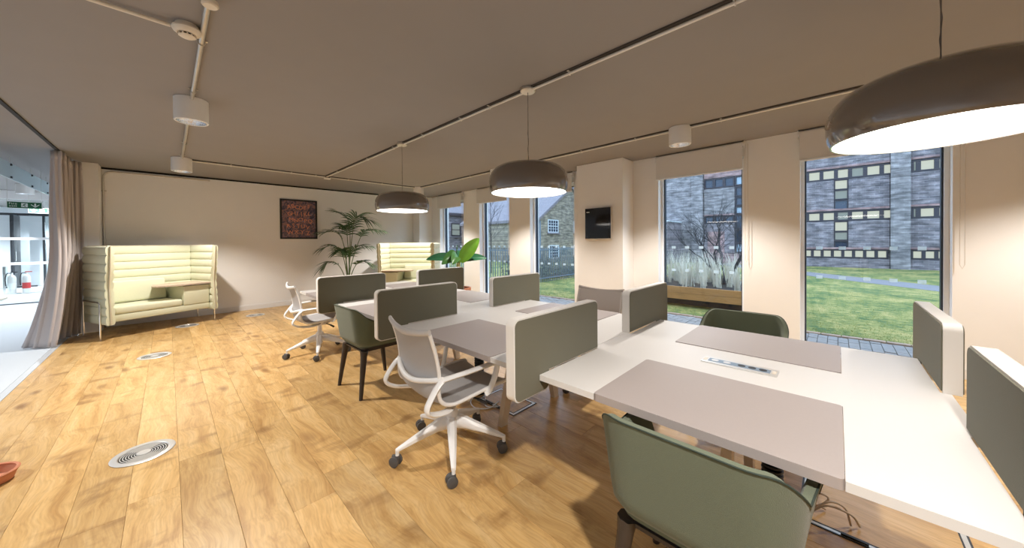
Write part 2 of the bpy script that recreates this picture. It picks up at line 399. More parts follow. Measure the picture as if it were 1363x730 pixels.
# back wall with shadow gap
struct(MB().box(-0.98, XW + 0.3, YB, YB + 0.15, -0.1, HC - 0.035).build('wall_back', M['wall'], smooth=0))
struct(MB().box(-0.98, XW + 0.3, YB + 0.03, YB + 0.15, HC - 0.035, HC).build('trim_1', M['gap'], smooth=0))
struct(MB().box(-0.98, -0.756, 8.50, YB, 0, HC - 0.004).build('wall_left', M['wall'], smooth=0))
struct(MB().box(-0.98, -0.90, YB, 21.0, -0.1, HC).build('wall_corridor', M['corr_wall'], smooth=0))
bb = MB().box(-0.755, 4.975, YB - 0.014, YB - 0.001, 0.0, 0.10); bb.box(-0.755, 4.975, YB - 0.018, YB - 0.014, 0.0, 0.085)
struct(bb.build('baseboard_back', M['white_trim'], smooth=0))
# window wall
WINS = [(-0.82, 0.322), (0.90, 2.02), (3.585, 4.70), (5.32, 6.365), (7.0, 8.08)]
wr = MB(); ys = [YF] + [y for w in WINS for y in w] + [YB]
for k in range(0, len(ys), 2): wr.box(XW, XW + 0.30, ys[k], ys[k + 1], -0.3, HC)
for (a, c) in WINS: wr.box(XW + 0.001, XW + 0.30, a, c, 2.50, HC)
struct(wr.build('wall_right', M['wall'], smooth=0))
pier = MB().box(5.015, XW - 0.001, 2.425, 3.27, 0, HC - 0.004)
struct(pier.build('wall_pier', M['wall'], smooth=0))
struct(MB().box(4.985, XW - 0.001, 8.49, YB - 0.001, 0, HC - 0.004).build('wall_corner', M['wall'], smooth=0))
# wall behind the camera and the far side of the corridor
struct(MB().box(CEX0, XW + 0.35, YF - 0.15, YF, -0.1, HC).build('wall_front', M['wall'], smooth=0))
struct(MB().box(CEX0 - 0.15, CEX0, YF, 21.2, -0.1, HC).build('wall_corridor_side', M['corr_wall'], smooth=0))
struct(MB().box(CEX0, -0.9, 21.0, 21.2, -0.1, HC).build('wall_corridor_end', M['corr_wall'], smooth=0))
struct(MB().box(CEX0, XL - 0.06, YF, 21.0, -0.12, -0.002).build('floor_corridor', M['carpet'], smooth=0))
struct(MB().box(XL - 0.055, XL - 0.002, YF, YB, -0.12, 0.001).build('trim_2', M['strip'], smooth=0))
for a, c, n in ((YF, -0.82, 1), (0.322, 0.90, 2), (2.02, 2.42, 3), (3.275, 3.585, 4), (4.70, 5.32, 5), (6.365, 7.0, 6), (8.08, 8.485, 7)):
    struct(MB().box(XW - 0.013, XW - 0.001, a, c, 0, 0.1).build('baseboard_right', M['white_trim'], smooth=0))

# windows: frame, gasket, pane, frosted squares
for n, (a, c) in enumerate(WINS):
    w = empty('window_%d' % (n + 1), (XW + 0.17, (a + c) / 2, 0)); struct(w)
    h = (c - a) / 2; zt = 2.497; zb = -0.03
    fm = MB()
    fm.box(-0.05, 0.05, -h + 0.001, -h + 0.035, zb, zt); fm.box(-0.05, 0.05, h - 0.035, h - 0.001, zb, zt)
    fm.box(-0.05, 0.05, -h + 0.035, h - 0.035, zt - 0.035, zt); fm.box(-0.05, 0.05, -h + 0.035, h - 0.035, zb, zb + 0.035)
    fm.build('window_frame', M['win_frame_light'], w, smooth=0)
    gm = MB(); i = h - 0.035; t = 0.014
    gm.box(-0.02, 0.045, -i, -i + t, zb + .035, zt - .035); gm.box(-0.02, 0.045, i - t, i, zb + .035, zt - .035)
    gm.box(-0.02, 0.045, -i + t, i - t, zt - .035 - t, zt - .035); gm.box(-0.02, 0.045, -i + t, i - t, zb + .035, zb + .035 + t)
    gm.build('gasket', M['win_frame_dark'], w, smooth=0)
    g = i - t
    MB().box(0.012, 0.020, -g, g, zb + .049, zt - .049).build('pane', M['glass'], w, smooth=0)
    sq = None
    for zc in (1.27, 0.915):
        for q in range(5):
            y = -g + 0.12 + q * (2 * g - 0.24) / 4
            if sq is None:
                sq = MB().box(0.0085, 0.0115, -0.030, 0.030, -0.020, 0.020).build('frosted_square', M['frost'], w, smooth=0)
                sq.location = (0, y, zc)
            else: link_copy(sq, w, (0, y, zc))
    MB().box(-0.17, -0.052, -h + 0.001, h - 0.001, -0.012, 0.004).build('sill', M['white_trim'], w, smooth=0)

# ------------------------------------------------------------------ roller blinds
BL = ['next to the bare wall behind the end desk screens', 'beside the white pier on the tree side', 'partly hidden behind the middle pendant lamp', 'between the narrow wall strips behind the middle pendant', 'nearest the pale green corner sofa']
for n, (a, c) in enumerate(WINS):
    e = empty('roller_blind', (XW - 0.045, (a + c) / 2, 0))
    tag(e, 'grey roller blind pulled part way, ' + BL[n], 'blind', 'roller blinds over the windows')
    h = (c - a) / 2 + 0.012; zb = 2.335
    MB().cyl((0, -h, 2.655), (0, h, 2.655), 0.034, n=20).build('roller', M['blind'], e)
    for (ya, yb_) in ((-h - 0.012, -h), (h, h + 0.012)): MB().box(-0.02, 0.043, ya, yb_, 2.60, HC - 0.003).build('bracket', M['white_trim'], e, smooth=0)
    MB().box(-0.0355, -0.0335, -h + 0.01, h - 0.01, zb, 2.66).build('blind_cloth', M['blind'], e, smooth=0)
    MB().rbox(-0.042, -0.027, -h + 0.008, h - 0.008, zb - 0.022, zb, 0.004).build('bottom_bar', M['win_frame_light'], e)
    pts = [(-0.03, -h - 0.02, 2.64), (-0.03, -h - 0.02, 1.12), (-0.03, -h - 0.035, 1.08), (-0.03, -h - 0.05, 1.12), (-0.03, -h - 0.05, 2.64)]
    MB().tube(pts, 0.0028, 6).build('pull_chain', M['chain'], e)

# ------------------------------------------------------------------ ceiling conduits
def conduit(name, path, r, label, clips, matl, shade_axis=None, group=None):
    o = empty(name); tag(o, label, 'conduit', group)
    MB().tube(path, r, 10).build('pipe', matl, o)
    if shade_axis:  # thin dark strip stands in for the shade line beside the pipe
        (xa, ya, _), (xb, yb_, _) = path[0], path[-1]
        if shade_axis == 'y': MB().box(xa - r - 0.016, xa - 0.002, min(ya, yb_), max(ya, yb_), HC - 0.012, HC - 0.0005).build('shade_strip', M['conduit_shade'], o, smooth=0)
        else: MB().box(min(xa, xb), max(xa, xb), ya - r - 0.012, ya - 0.002, HC - 0.012, HC - 0.0005).build('shade_strip', M['conduit_shade'], o, smooth=0)
    proto = None
    for (p, ax) in clips:
        if proto is None or proto[1] != ax:
            b = MB(); s = 0.016
            if ax == 'y':
                b.box(-r - 0.018, r + 0.018, -0.009, 0.009, r, r + 0.0035)
                b.tube([(-r * 1.25, 0, r), (-r * 1.25, 0, 0), (-r * .9, 0, -r * .9), (0, 0, -r * 1.3), (r * .9, 0, -r * .9), (r * 1.25, 0, 0), (r * 1.25, 0, r)], 0.004, 6)
            else:
                b.box(-0.009, 0.009, -r - 0.018, r + 0.018, r, r + 0.0035)
                b.tube([(0, -r * 1.25, r), (0, -r * 1.25, 0), (0, -r * .9, -r * .9), (0, 0, -r * 1.3), (0, r * .9, -r * .9), (0, r * 1.25, 0), (0, r * 1.25, r)], 0.004, 6)
            c = b.build('saddle_clip', matl, o); c.location = p; proto = (c, ax)
        else: link_copy(proto[0], o, p)
    return o
M['conduit_shade'] = mat('conduit_shade_strip', (0.055, 0.045, 0.038), 0.6)  # colour of the shade line drawn along the conduits
zc = HC - 0.024
XC1, XC2, XC3, YC = 0.17, 2.18, 4.20, 7.17
conduit('ceiling_conduit', [(XC1, -3.15, zc), (XC1, YC, zc)], 0.0135, 'steel ceiling conduit running past the smoke detector and round ceiling spots', [((XC1, y, zc), 'y') for y in (0.4, 1.6, 2.93, 3.9, 4.75, 6.0, 6.9)], M['steel'])
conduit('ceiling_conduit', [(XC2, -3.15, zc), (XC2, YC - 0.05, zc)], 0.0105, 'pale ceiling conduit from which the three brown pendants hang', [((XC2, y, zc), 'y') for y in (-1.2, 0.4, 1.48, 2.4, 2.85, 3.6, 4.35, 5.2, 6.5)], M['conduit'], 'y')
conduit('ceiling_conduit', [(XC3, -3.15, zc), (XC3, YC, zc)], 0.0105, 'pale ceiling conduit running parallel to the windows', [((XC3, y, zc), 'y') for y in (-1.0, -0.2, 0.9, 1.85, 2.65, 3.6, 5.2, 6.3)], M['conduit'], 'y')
conduit('ceiling_conduit', [(XC1 + 0.03, YC, zc), (XC3 - 0.03, YC, zc)], 0.0105, 'pale ceiling conduit running parallel to the back wall', [((x, YC, zc), 'x') for x in (0.75, 1.6, 2.0, 2.6, 3.3)], M['conduit'], 'x')
conduit('ceiling_conduit', [(-1.0, 2.82, zc), (0.03, 2.82, zc)], 0.0105, 'short beige conduit ending at the smoke detector', [((-0.5, 2.82, zc), 'x')], M['detector'])
wp = [(-0.735, YB - 0.022, 0.0), (-0.735, YB - 0.022, 2.50)] + [(-0.735 + 0.1 - 0.1 * math.cos(a), YB - 0.022, 2.52 + 0.11 * math.sin(a)) for a in (0.3, 0.7, 1.1, 1.57)] + [(0.6, YB - 0.022, 2.63)]
o = empty('wall_conduit'); tag(o, 'bent conduit rising up the back wall beside the wall corner', 'conduit')
MB().tube(wp, 0.013, 10).build('pipe', M['steel'], o)
for z in (1.2, 2.3): MB().box(-0.77, -0.70, YB - 0.028, YB - 0.001, z - 0.01, z + 0.01).build('saddle_clip', M['steel'], o, smooth=0)

# ------------------------------------------------------------------ ceiling spots (a lamp of the place: body, reflector, lens and the spot itself)
def make_downlight():
    e = empty('ceiling_spot')
    MB().lathe([(0.060, -0.0005), (0.115, -0.0005), (0.118, -0.004), (0.118, -0.20), (0.113, -0.205), (0.105, -0.205), (0.101, -0.198), (0.101, -0.12), (0.060, -0.0005)], 40, cap=False).build('body', M['lamp_white'], e)
    MB().lathe([(0.0995, -0.203), (0.095, -0.185), (0.075, -0.14), (0.05, -0.125)], 40, cap=False).build('reflector', M['reflector'], e)
    MB().lathe([(0.0, -0.127), (0.048, -0.127), (0.046, -0.132), (0.0, -0.135)], 24).build('lens', M['lens_warm'], e)
    return e
dl = make_downlight()
def spot_lamp(parent, power, col, size=2.1, blend=0.5, z=-0.21, rad=0.045, aim=None):
    ld = bpy.data.lights.new('spot_bulb', 'SPOT'); ld.energy = power; ld.color = col
    ld.spot_size = size; ld.spot_blend = blend; ld.shadow_soft_size = rad
    lo = bpy.data.objects.new('spot_bulb', ld); COL.objects.link(lo); lo.parent = parent; lo.location = (0, 0, z)
    if aim: lo.rotation_euler = aim
    return lo
SPOTS = [(XC1, 4.22, 'white cylindrical ceiling spot beyond the smoke detector', P_SPOT, WARM), (XC1, YC, 'white cylindrical ceiling spot where the conduits meet above the quilted sofa', P_SPOT * 0.9, WARM),
         (XC1, -0.32, 'white cylindrical ceiling spot above the bare oak floor behind the desks', P_SPOT * 1.0, WARM),
         (XC3, 1.32, 'white cylindrical ceiling spot by the window with the bare tree', P_WALLSPOT, WARM), (XC3, 4.45, 'white cylindrical ceiling spot half hidden above the middle pendant', P_WALLSPOT, WARM),
         (XC3, YC, 'white cylindrical ceiling spot above the corner sofa', P_WALLSPOT, WARM), (XC3, -1.7, 'white cylindrical ceiling spot before the bare window wall', P_WALLSPOT, WARM)]
for i, (x, y, lab, p, colr) in enumerate(SPOTS):
    o = dl if i == 0 else copy_tree(dl)
    o.location = (x, y, HC); tag(o, lab, 'ceiling light', 'cylindrical ceiling spots')
for o, s in zip([x for x in COL.objects if x.name.startswith('ceiling_spot')], SPOTS):
    spot_lamp(o, s[3], s[4])

# ------------------------------------------------------------------ pendant lamps
def make_pendant():
    e = empty('pendant_lamp')   # origin at the ceiling rose
    R = 0.343; zr = 1.800 - HC
    prof = [(0.0, 0.246), (0.12, 0.246), (0.20, 0.241), (0.255, 0.227), (0.295, 0.203), (0.322, 0.170), (0.338, 0.130), (0.343, 0.090), (0.341, 0.050), (0.334, 0.018), (0.325, 0.0), (0.318, 0.0),
            (0.322, 0.02), (0.330, 0.06), (0.331, 0.09), (0.325, 0.13), (0.31, 0.165), (0.28, 0.20), (0.2, 0.232), (0.0, 0.238)]
    MB().lathe([(r, z + zr) for r, z in prof], 64).build('shade', M['pendant'], e, smooth=50)
    MB().lathe([(0.0, zr + 0.002), (0.30, zr + 0.002), (0.3185, zr + 0.006), (0.319, zr + 0.012), (0.0, zr + 0.012)], 64).build('diffuser', M['diffuser'], e, smooth=30)
    MB().lathe([(0.0, -0.0005), (0.060, -0.0005), (0.066, -0.008), (0.066, -0.026), (0.058, -0.034), (0.02, -0.037), (0.0, -0.037)], 28).build('ceiling_rose', M['steel'], e)
    c = MB().cyl((0, 0, -0.036), (0, 0, zr + 0.245), 0.0022, n=6)
    c.tube([(0.004 * math.sin(k * 2.1), 0.004 * math.cos(k * 1.7), -0.036 + k * (zr + 0.281) / 14) for k in range(15)], 0.0016, 6)
    c.build('suspension_cord', M['cord'], e)
    MB().lathe([(0.0, zr + 0.268), (0.012, zr + 0.266), (0.016, zr + 0.247), (0.0, zr + 0.246)], 16).build('cord_grip', M['black_plastic'], e)
    return e
pd = make_pendant()
PL = ['wide glossy brown dome pendant lamp hanging over the desk with the power outlet', 'wide glossy brown dome pendant lamp before the pier with the wall panel', 'wide glossy brown dome pendant lamp before the corner sofa and the tall palm']
for i, y in enumerate((-0.30, 1.91, 4.13)):
    o = pd if i == 0 else copy_tree(pd)
    o.location = (XC2, y, HC); tag(o, PL[i], 'pendant lamp', 'brown pendant lamps over the desks')

# ------------------------------------------------------------------ smoke detector, sensor, junction box
e = empty('smoke_detector', (0.10, 2.80, HC)); tag(e, 'cream round smoke detector with dark slots on the ceiling', 'smoke detector')
MB().lathe([(0.0, -0.0005), (0.052, -0.0005), (0.052, -0.018), (0.066, -0.022), (0.068, -0.034), (0.062, -0.046), (0.046, -0.056), (0.043, -0.056), (0.0, -0.056)], 36).build('body', M['detector'], e)
MB().lathe([(0.0, -0.076), (0.030, -0.075), (0.038, -0.070), (0.038, -0.066), (0.0, -0.066)], 32).build('cap', M['detector'], e)
MB().lathe([(0.0, -0.056), (0.034, -0.056), (0.034, -0.066), (0.0, -0.066)], 24).build('dark_core', M['alu_dark'], e)
rb = None
for k in range(12):
    a = k * PI / 6
    if rb is None: rb = MB().box(0.033, 0.042, -0.003, 0.003, -0.068, -0.054).build('rib', M['detector'], e, smooth=0)
    else: link_copy(rb, e, (0, 0, 0), a)
e = empty('motion_sensor', (XC2 + 0.03, YC + 0.02, HC)); tag(e, 'small white box sensor where two thin conduits meet', 'sensor')
MB().rbox(-0.055, 0.055, -0.035, 0.035, -0.056, -0.031, 0.006).build('housing', M['lamp_white'], e)
MB().box(-0.04, 0.04, -0.03, 0.03, -0.031, -0.0005).build('mount', M['alu_dark'], e, smooth=0)
e = empty('junction_box', (XC1 + 0.005, 2.38, HC)); tag(e, 'round cream junction box on the steel conduit', 'junction box')
MB().lathe([(0.0, -0.033), (0.035, -0.033), (0.036, -0.055), (0.030, -0.062), (0.0, -0.063)], 24).build('cover', M['detector'], e)
MB().lathe([(0.0, -0.0005), (0.02, -0.0005), (0.02, -0.033), (0.0, -0.033)], 16).build('neck', M['detector'], e)

# ------------------------------------------------------------------ desks
T = 0.72; TH = 0.028; JY = [-0.35, 1.087, 2.524, 3.961, 5.398]
DX0, DX1 = 1.275, 2.855; SCR = 0.052
def make_desk(y0, y1, name='bench_desk'):
    e = empty(name, ((DX0 + DX1) / 2, (y0 + y1) / 2, 0))
    hx = (DX1 - DX0) / 2; hy = (y1 - y0) / 2 - 0.0015
    px = 0.565; py = 0.385; g = 0.0015; s = SCR / 2 + 0.0049; n0 = 0.225; cen = 0.0
    poly = [(-hx, -hy + s), (-hx, -py - g), (-hx + px + g, -py - g), (-hx + px + g, py + g), (-hx, py + g), (-hx, hy - s),
            (-n0, hy - s), (-n0, hy), (n0, hy), (n0, hy - s), (hx, hy - s), (hx, py + g), (hx - px - g, py + g), (hx - px - g, -py - g), (hx, -py - g), (hx, -hy + s),
            (n0, -hy + s), (n0, -hy), (-n0, -hy), (-n0, -hy + s)]
    top = MB().prism(poly, T - TH, T).build('desk_top', M['desk_white'], e, smooth=0)
    for sx in (-1, 1):
        x0, x1 = (-hx - 0.004, -hx + px) if sx < 0 else (hx - px, hx + 0.004)
        r = rrect(x0, x1, -py, py, 0.014, 4)
        MB().prism(r, T - TH, T + 0.004).build('desk_pad', M['pad'], e, smooth=30)
    bm = MB().rbox(-0.11, 0.11, -hy + 0.03, hy - 0.03, T - TH - 0.075, T - TH - 0.003, 0.012); bm.build('beam', M['white_plastic'], e)
    for sx in (-1, 1):
        for k, yy in enumerate((-0.45, 0.45)):
            b = MB().box(min(sx * 0.1, sx * 0.62), max(sx * 0.1, sx * 0.62), yy - 0.018, yy + 0.018, T - TH - 0.035, T - TH - 0.0005); b.build('bracket', M['white_plastic'], e, smooth=0)
    for sx in (-1, 1):
        b = MB(); zt_ = T - TH - 0.05
        w0, w1 = 0.036, 0.031
        vs = []
        for (x, z, w) in ((sx * 0.325, 0.0, w1), (sx * 0.17, zt_, w0)):
            vs += [(x - w, -0.022, z), (x + w, -0.022, z), (x + w, 0.022, z), (x - w, 0.022, z)]
        b.add(vs, [(3, 2, 1, 0), (4, 5, 6, 7)] + [(i, (i + 1) % 4, (i + 1) % 4 + 4, i + 4) for i in range(4)])
        b.build('leg', M['light_oak'], e, smooth=0)
    MB().rbox(-0.22, 0.22, -0.014, 0.014, 0.50, 0.53, 0.006).build('cross_rail', M['light_oak'], e)
    # power outlet in the middle of the top
    f = MB().prism(rrect(-0.052, 0.052, -0.165, 0.165, 0.014, 4), T + 0.0004, T + 0.005); f.build('power_frame', M['alu'], e, smooth=30)
    p = MB().box(-0.026, 0.026, -0.135, 0.135, T + 0.005, T + 0.0062).build('power_panel', mat('power_panel_blue', (0.22, 0.30, 0.40), 0.35), e, smooth=0)
    for k, yy in enumerate((-0.105, -0.06, -0.015, 0.05, 0.105)):
        b = MB(); b.lathe([(0.0, T + 0.0063), (0.017, T + 0.0063), (0.017, T + 0.0072), (0.0, T + 0.0072)], 16, (0, yy, 0))
        b.build('socket', M['black_plastic'] if k < 3 else M['alu'], p)
    for yy in (-0.15, 0.15): MB().box(-0.022, 0.022, yy - 0.008, yy + 0.008, T + 0.005, T + 0.0065).build('lid_tab', M['detector'], e, smooth=0)
    return e
d0 = make_desk(JY[0], JY[1])
DL = ['white bench desk with a green tub chair on both sides', 'white bench desk with white swivel chair and shade-darkened swivel chair opposite', 'white bench desk with one green tub chair drawn up', 'white bench desk at the end of the row beside the palm']
DESKS = []
for i in range(4):
    o = d0 if i == 0 else copy_tree(d0)
    if i:   # only the first desk has the outlet
        for ch in list(o.children):
            if ch.name.split('.')[0] in ('power_frame', 'power_panel', 'lid_tab'):
                for g in list(ch.children): bpy.data.objects.remove(g, do_unlink=True)
                bpy.data.objects.remove(ch, do_unlink=True)
    o.location = ((DX0 + DX1) / 2, (JY[i] + JY[i + 1]) / 2, 0); tag(o, DL[i], 'desk', 'bench desks in a row'); DESKS.append(o)

# ------------------------------------------------------------------ desk screens
def make_screen():
    e = empty('desk_screen')    # local: front end at -x, desk edge at x=0.17
    L_, top, drop = 0.745, 1.018, 0.628; t = SCR / 2; r = 0.035
    zt = T + 0.0008; nx = 0.26
    def outline(d):
        r2 = r - d * 0.6
        pts = []
        def arc(cx, cz, a0, a1, rr, n=6):
            for i in range(n + 1):
                a = math.radians(a0 + (a1 - a0) * i / n); pts.append((cx + rr * math.cos(a), cz + rr * math.sin(a)))
        arc(d + r2, drop + d + r2, 180, 270, r2)
        arc(nx - d - r2, drop + d + r2, 270, 360, r2)
        pts.append((nx - d, zt + d)); pts.append((L_ - d, zt + d))
        arc(L_ - d - r2, top - d - r2, 0, 90, r2); arc(d + r2, top - d - r2, 90, 180, r2)
        return pts
    MB().prism(outline(0.0), -t, t, 'y').build('rim', M['screen_rim'], e, smooth=40)
    for s in (-1, 1):
        y0, y1 = (-t - 0.0045, -t + 0.0005) if s < 0 else (t - 0.0005, t + 0.0045)
        b = MB().prism(outline(0.007), y0, y1, 'y'); b.build('fabric_panel', M['fabric_green'], e, smooth=40)
    return e
SC0 = make_screen()
XN, XF = 1.10, 3.03
scr_lab = {(0, 0): 'green felt desk screen at the open end of the row by the near tub chair', (0, 1): 'green felt desk screen at the open end of the row before the bare wall',
           (1, 0): 'green felt desk screen between near tub chair and white swivel chair', (1, 1): 'green felt desk screen between far tub chair and shade-darkened swivel chair',
           (2, 0): 'green felt desk screen right behind the white swivel chair with armrests', (2, 1): 'green felt desk screen standing before the railing window',
           (3, 0): 'green felt desk screen beside the far white swivel chair, below the palm', (3, 1): 'green felt desk screen before the banana plant'}
first = True
for j in range(4):
    for side in (0, 1):
        o = SC0 if first else copy_tree(SC0); first = False
        o.location = ((XN + (0.06 if j == 0 else 0)) if side == 0 else XF, JY[j], 0); o.rotation_euler = (0, 0, 0 if side == 0 else PI)
        tag(o, scr_lab[(j, side)], 'desk screen', 'green desk screens')
# ------------------------------------------------------------------ white swivel chair (faces local +x)
def make_swivel(frame_m, knit_m):
    e = empty('swivel_chair')
    # star base
    sb = MB()
    sb.lathe([(0.0, 0.115), (0.028, 0.115), (0.034, 0.16), (0.046, 0.215), (0.046, 0.245), (0.036, 0.262), (0.0, 0.262)], 20)
    for k in range(5):
        a = 2 * PI * k / 5; ca, sa = math.cos(a), math.sin(a)
        secs = [(0.02, 0.190, 0.034, 0.044), (0.10, 0.180, 0.030, 0.036), (0.22, 0.142, 0.023, 0.024), (0.338, 0.104, 0.015, 0.013), (0.360, 0.096, 0.013, 0.011)]
        vs = []; fs = []
        for (r, z, w, h) in secs:
            for q in range(8):
                t = 2 * PI * q / 8 + PI / 8
                y = w * max(-1, min(1, 1.25 * math.cos(t))); zz = z + h * max(-1, min(1, 1.25 * math.sin(t)))
                vs.append((r * ca - y * sa, r * sa + y * ca, zz))
        for i in range(len(secs) - 1):
            for q in range(8): fs.append((i * 8 + q, i * 8 + (q + 1) % 8, (i + 1) * 8 + (q + 1) % 8, (i + 1) * 8 + q))
        fs += [tuple(range(7, -1, -1)), tuple(range((len(secs) - 1) * 8, len(secs) * 8))]
        sb.add(vs, fs)
        sb.cyl((0.352 * ca, 0.352 * sa, 0.105), (0.352 * ca, 0.352 * sa, 0.066), 0.011, n=10)
    base = sb.build('star_base', frame_m, e, smooth=40)
    for k in range(5):
        a = 2 * PI * k / 5
        c = MB(); tilt = 2.15 + 0.5 * math.sin(k * 2.3) - a
        for s in (-1, 1):
            y0 = s * 0.010; y1 = s * 0.029
            for (r, ya, yb) in ((0.0315, min(y0, y1), max(y0, y1)),):
                prof = [(0.0, ya), (r * 0.8, ya), (r, ya + 0.003), (r, yb - 0.003), (r * 0.8, yb), (0.0, yb)]
                c.lathe(prof, 20, (0, 0, 0.0315), 'y')
        c.rbox(-0.026, 0.026, -0.010, 0.010, 0.030, 0.066, 0.008)
        R = Matrix.Rotation(tilt + a, 4, 'Z')
        px, py = 0.352 * math.cos(a), 0.352 * math.sin(a)
        c.v = [tuple(R @ Vector(v) + Vector((px + 0.012 * math.cos(tilt + a), py + 0.012 * math.sin(tilt + a), 0))) for v in c.v]
        c.build('caster', M['wheel'], base, smooth=35)
    MB().cyl((0, 0, 0.255), (0, 0, 0.385), 0.025, n=18).build('gas_column', frame_m, e)
    MB().cyl((0, 0, 0.07), (0, 0, 0.116), 0.016, n=14).build('column_tip', M['black_plastic'], e)
    # tilt mechanism: wedge under the seat with two side wings
    mm = MB()
    mm.prism([(-0.12, 0.405), (0.20, 0.425), (0.16, 0.395), (0.05, 0.355), (-0.06, 0.352)], -0.055, 0.055, 'y')
    for s in (-1, 1):
        mm.tube([(0.05, s * 0.04, 0.375), (0.02, s * 0.13, 0.39), (-0.02, s * 0.225, 0.415)], [0.024, 0.020, 0.016], 8)
    mm.build('tilt_mechanism', frame_m, e, smooth=40)
    MB().cyl((0.05, -0.06, 0.375), (0.09, -0.20, 0.362), 0.0065, n=10).cyl((0.085, -0.18, 0.364), (0.10, -0.25, 0.356), 0.0105, n=12).build('height_lever', M['black_plastic'], e)
    # knit sling: seat and back in one surface
    prof = smoothpath([(x, z, 0) for x, z in ((0.305, 0.436), (0.275, 0.460), (0.12, 0.456), (-0.08, 0.438), (-0.165, 0.440), (-0.228, 0.475), (-0.245, 0.545), (-0.238, 0.63), (-0.258, 0.75), (-0.292, 0.866))], 4)
    P2 = [(v.x, v.y) for v in prof]
    n = len(P2)
    def halfw(t): return 0.250 - 0.012 * max(0, (t - 0.45)) / 0.55
    def sling(off):
        def fn(u, v):
            i = min(n - 1, int(round(u * (n - 1)))); x, z = P2[i]
            j0, j1 = max(0, i - 1), min(n - 1, i + 1); dx, dz = P2[j1][0] - P2[j0][0], P2[j1][1] - P2[j0][1]
            l = math.hypot(dx, dz); nx, nz = -dz / l, dx / l
            y = (v * 2 - 1) * halfw(u); sag = 0.022 * (1 - (v * 2 - 1) ** 2)
            # fabric sags away from the sitter
            return (x + nx * (sag + off), y, z + nz * (sag + off))
        return fn
    b = MB()
    NV = 9
    f1 = sling(0.0); f2 = sling(0.007)
    outer = [f1(i / (n - 1), j / (NV - 1)) for i in range(n) for j in range(NV)]
    inner = [f2(i / (n - 1), j / (NV - 1)) for i in range(n) for j in range(NV)]
    K = n * NV; fs = []
    for i in range(n - 1):
        for j in range(NV - 1):
            a = i * NV + j; fs.append((a, a + NV, a + NV + 1, a + 1)); fs.append((K + a, K + a + 1, K + a + NV + 1, K + a + NV))
        for j in (0, NV - 1): fs.append((i * NV + j, (i + 1) * NV + j, K + (i + 1) * NV + j, K + i * NV + j))
    for i in (0, n - 1):
        for j in range(NV - 1): fs.append((i * NV + j, i * NV + j + 1, K + i * NV + j + 1, K + i * NV + j))
    b.add(outer + inner, fs); b.build('knit_sling', knit_m, e, smooth=60)
    for s in (-1, 1):
        path = []
        for i in range(n):
            x, z = P2[i]; path.append((x, s * (halfw(i / (n - 1)) + 0.010), z))
        MB().tube(path, 0.0115, 8, sx=1.0).build('side_frame', frame_m, e, smooth=60)
    # padded head band, dipping in the middle
    hb = []
    for k in range(15):
        v = k / 14 * 2 - 1
        hb.append((-0.300 - 0.030 * (1 - v * v), v * 0.262, 0.853 + 0.020 * v * v + 0.010 * abs(v)))
    rad = [0.017 + 0.005 * (1 - abs(k / 14 * 2 - 1)) for k in range(15)]
    MB().tube(hb, rad, 10, sx=0.7).build('head_band', knit_m if knit_m is not M['mesh_grey'] else M['band'], e, smooth=60)
    # rear crossbar
    cb = smoothpath([(-0.225, -0.272, 0.605), (-0.262, -0.21, 0.592), (-0.292, -0.09, 0.568), (-0.298, 0, 0.560), (-0.292, 0.09, 0.568), (-0.262, 0.21, 0.592), (-0.225, 0.272, 0.605)], 4)
    MB().tube(cb, 0.016, 8).build('crossbar', frame_m, e, smooth=60)
    # arm loops
    for s in (-1, 1):
        lp = smoothpath([(-0.235, s * 0.272, 0.603), (-0.10, s * 0.288, 0.610), (0.06, s * 0.298, 0.618), (0.128, s * 0.300, 0.621), (0.150, s * 0.300, 0.608),
                         (0.138, s * 0.295, 0.54), (0.108, s * 0.280, 0.455), (0.08, s * 0.265, 0.428)], 4)
        b = MB().tube(lp, [0.0125] * len(lp), 8, sx=1.9)
        lp2 = smoothpath([(-0.225, s * 0.272, 0.605), (-0.272, s * 0.276, 0.565), (-0.325, s * 0.278, 0.49), (-0.322, s * 0.275, 0.450), (-0.27, s * 0.258, 0.418), (-0.18, s * 0.235, 0.398), (-0.08, s * 0.16, 0.388), (0.0, s * 0.05, 0.380)], 4)
        b.tube(lp2, 0.0125, 8, sx=1.8)
        b.build('armrest', frame_m, e, smooth=60)
    return e
M['band'] = mat('pale_grey_band', (0.62, 0.60, 0.585), 0.85, noise=0.06, nscale=300)
sw = make_swivel(M['white_plastic'], M['mesh_grey'])
def place(o, x, y, rz, s=1.0):
    o.location = (x, y, 0); o.rotation_euler = (0, 0, rz); o.scale = (s, s, s); return o
SC = 1.0
tag(place(sw, 1.31, 1.85, math.radians(-3), SC), 'white swivel chair with grey knit seat beside the middle of the row', 'office chair', 'swivel chairs')
def set_base(ch, deg):
    for c in ch.children:
        if c.name.startswith('star_base'): c.rotation_euler = (0, 0, math.radians(deg))
set_base(sw, 23)
sw2 = copy_tree(sw); tag(place(sw2, 1.33, 4.70, math.radians(-4), SC), 'white swivel chair with grey knit seat near the back wall', 'office chair', 'swivel chairs'); set_base(sw2, 38)
M['shaded_plastic'] = mat('shaded_white_plastic', (0.55, 0.51, 0.475), 0.4); M['shaded_grey_knit'] = mat('shaded_grey_knit', (0.42, 0.37, 0.335), 0.9, noise=0.08, nscale=300)  # frame and knit of the white chairs with shade mixed into the colour
sw3 = make_swivel(M['shaded_plastic'], M['shaded_grey_knit'])
tag(place(sw3, 2.86, 1.78, math.radians(180), SC), 'swivel chair in shade-darkened grey and taupe standing before the white pier', 'office chair', 'swivel chairs'); set_base(sw3, 0)

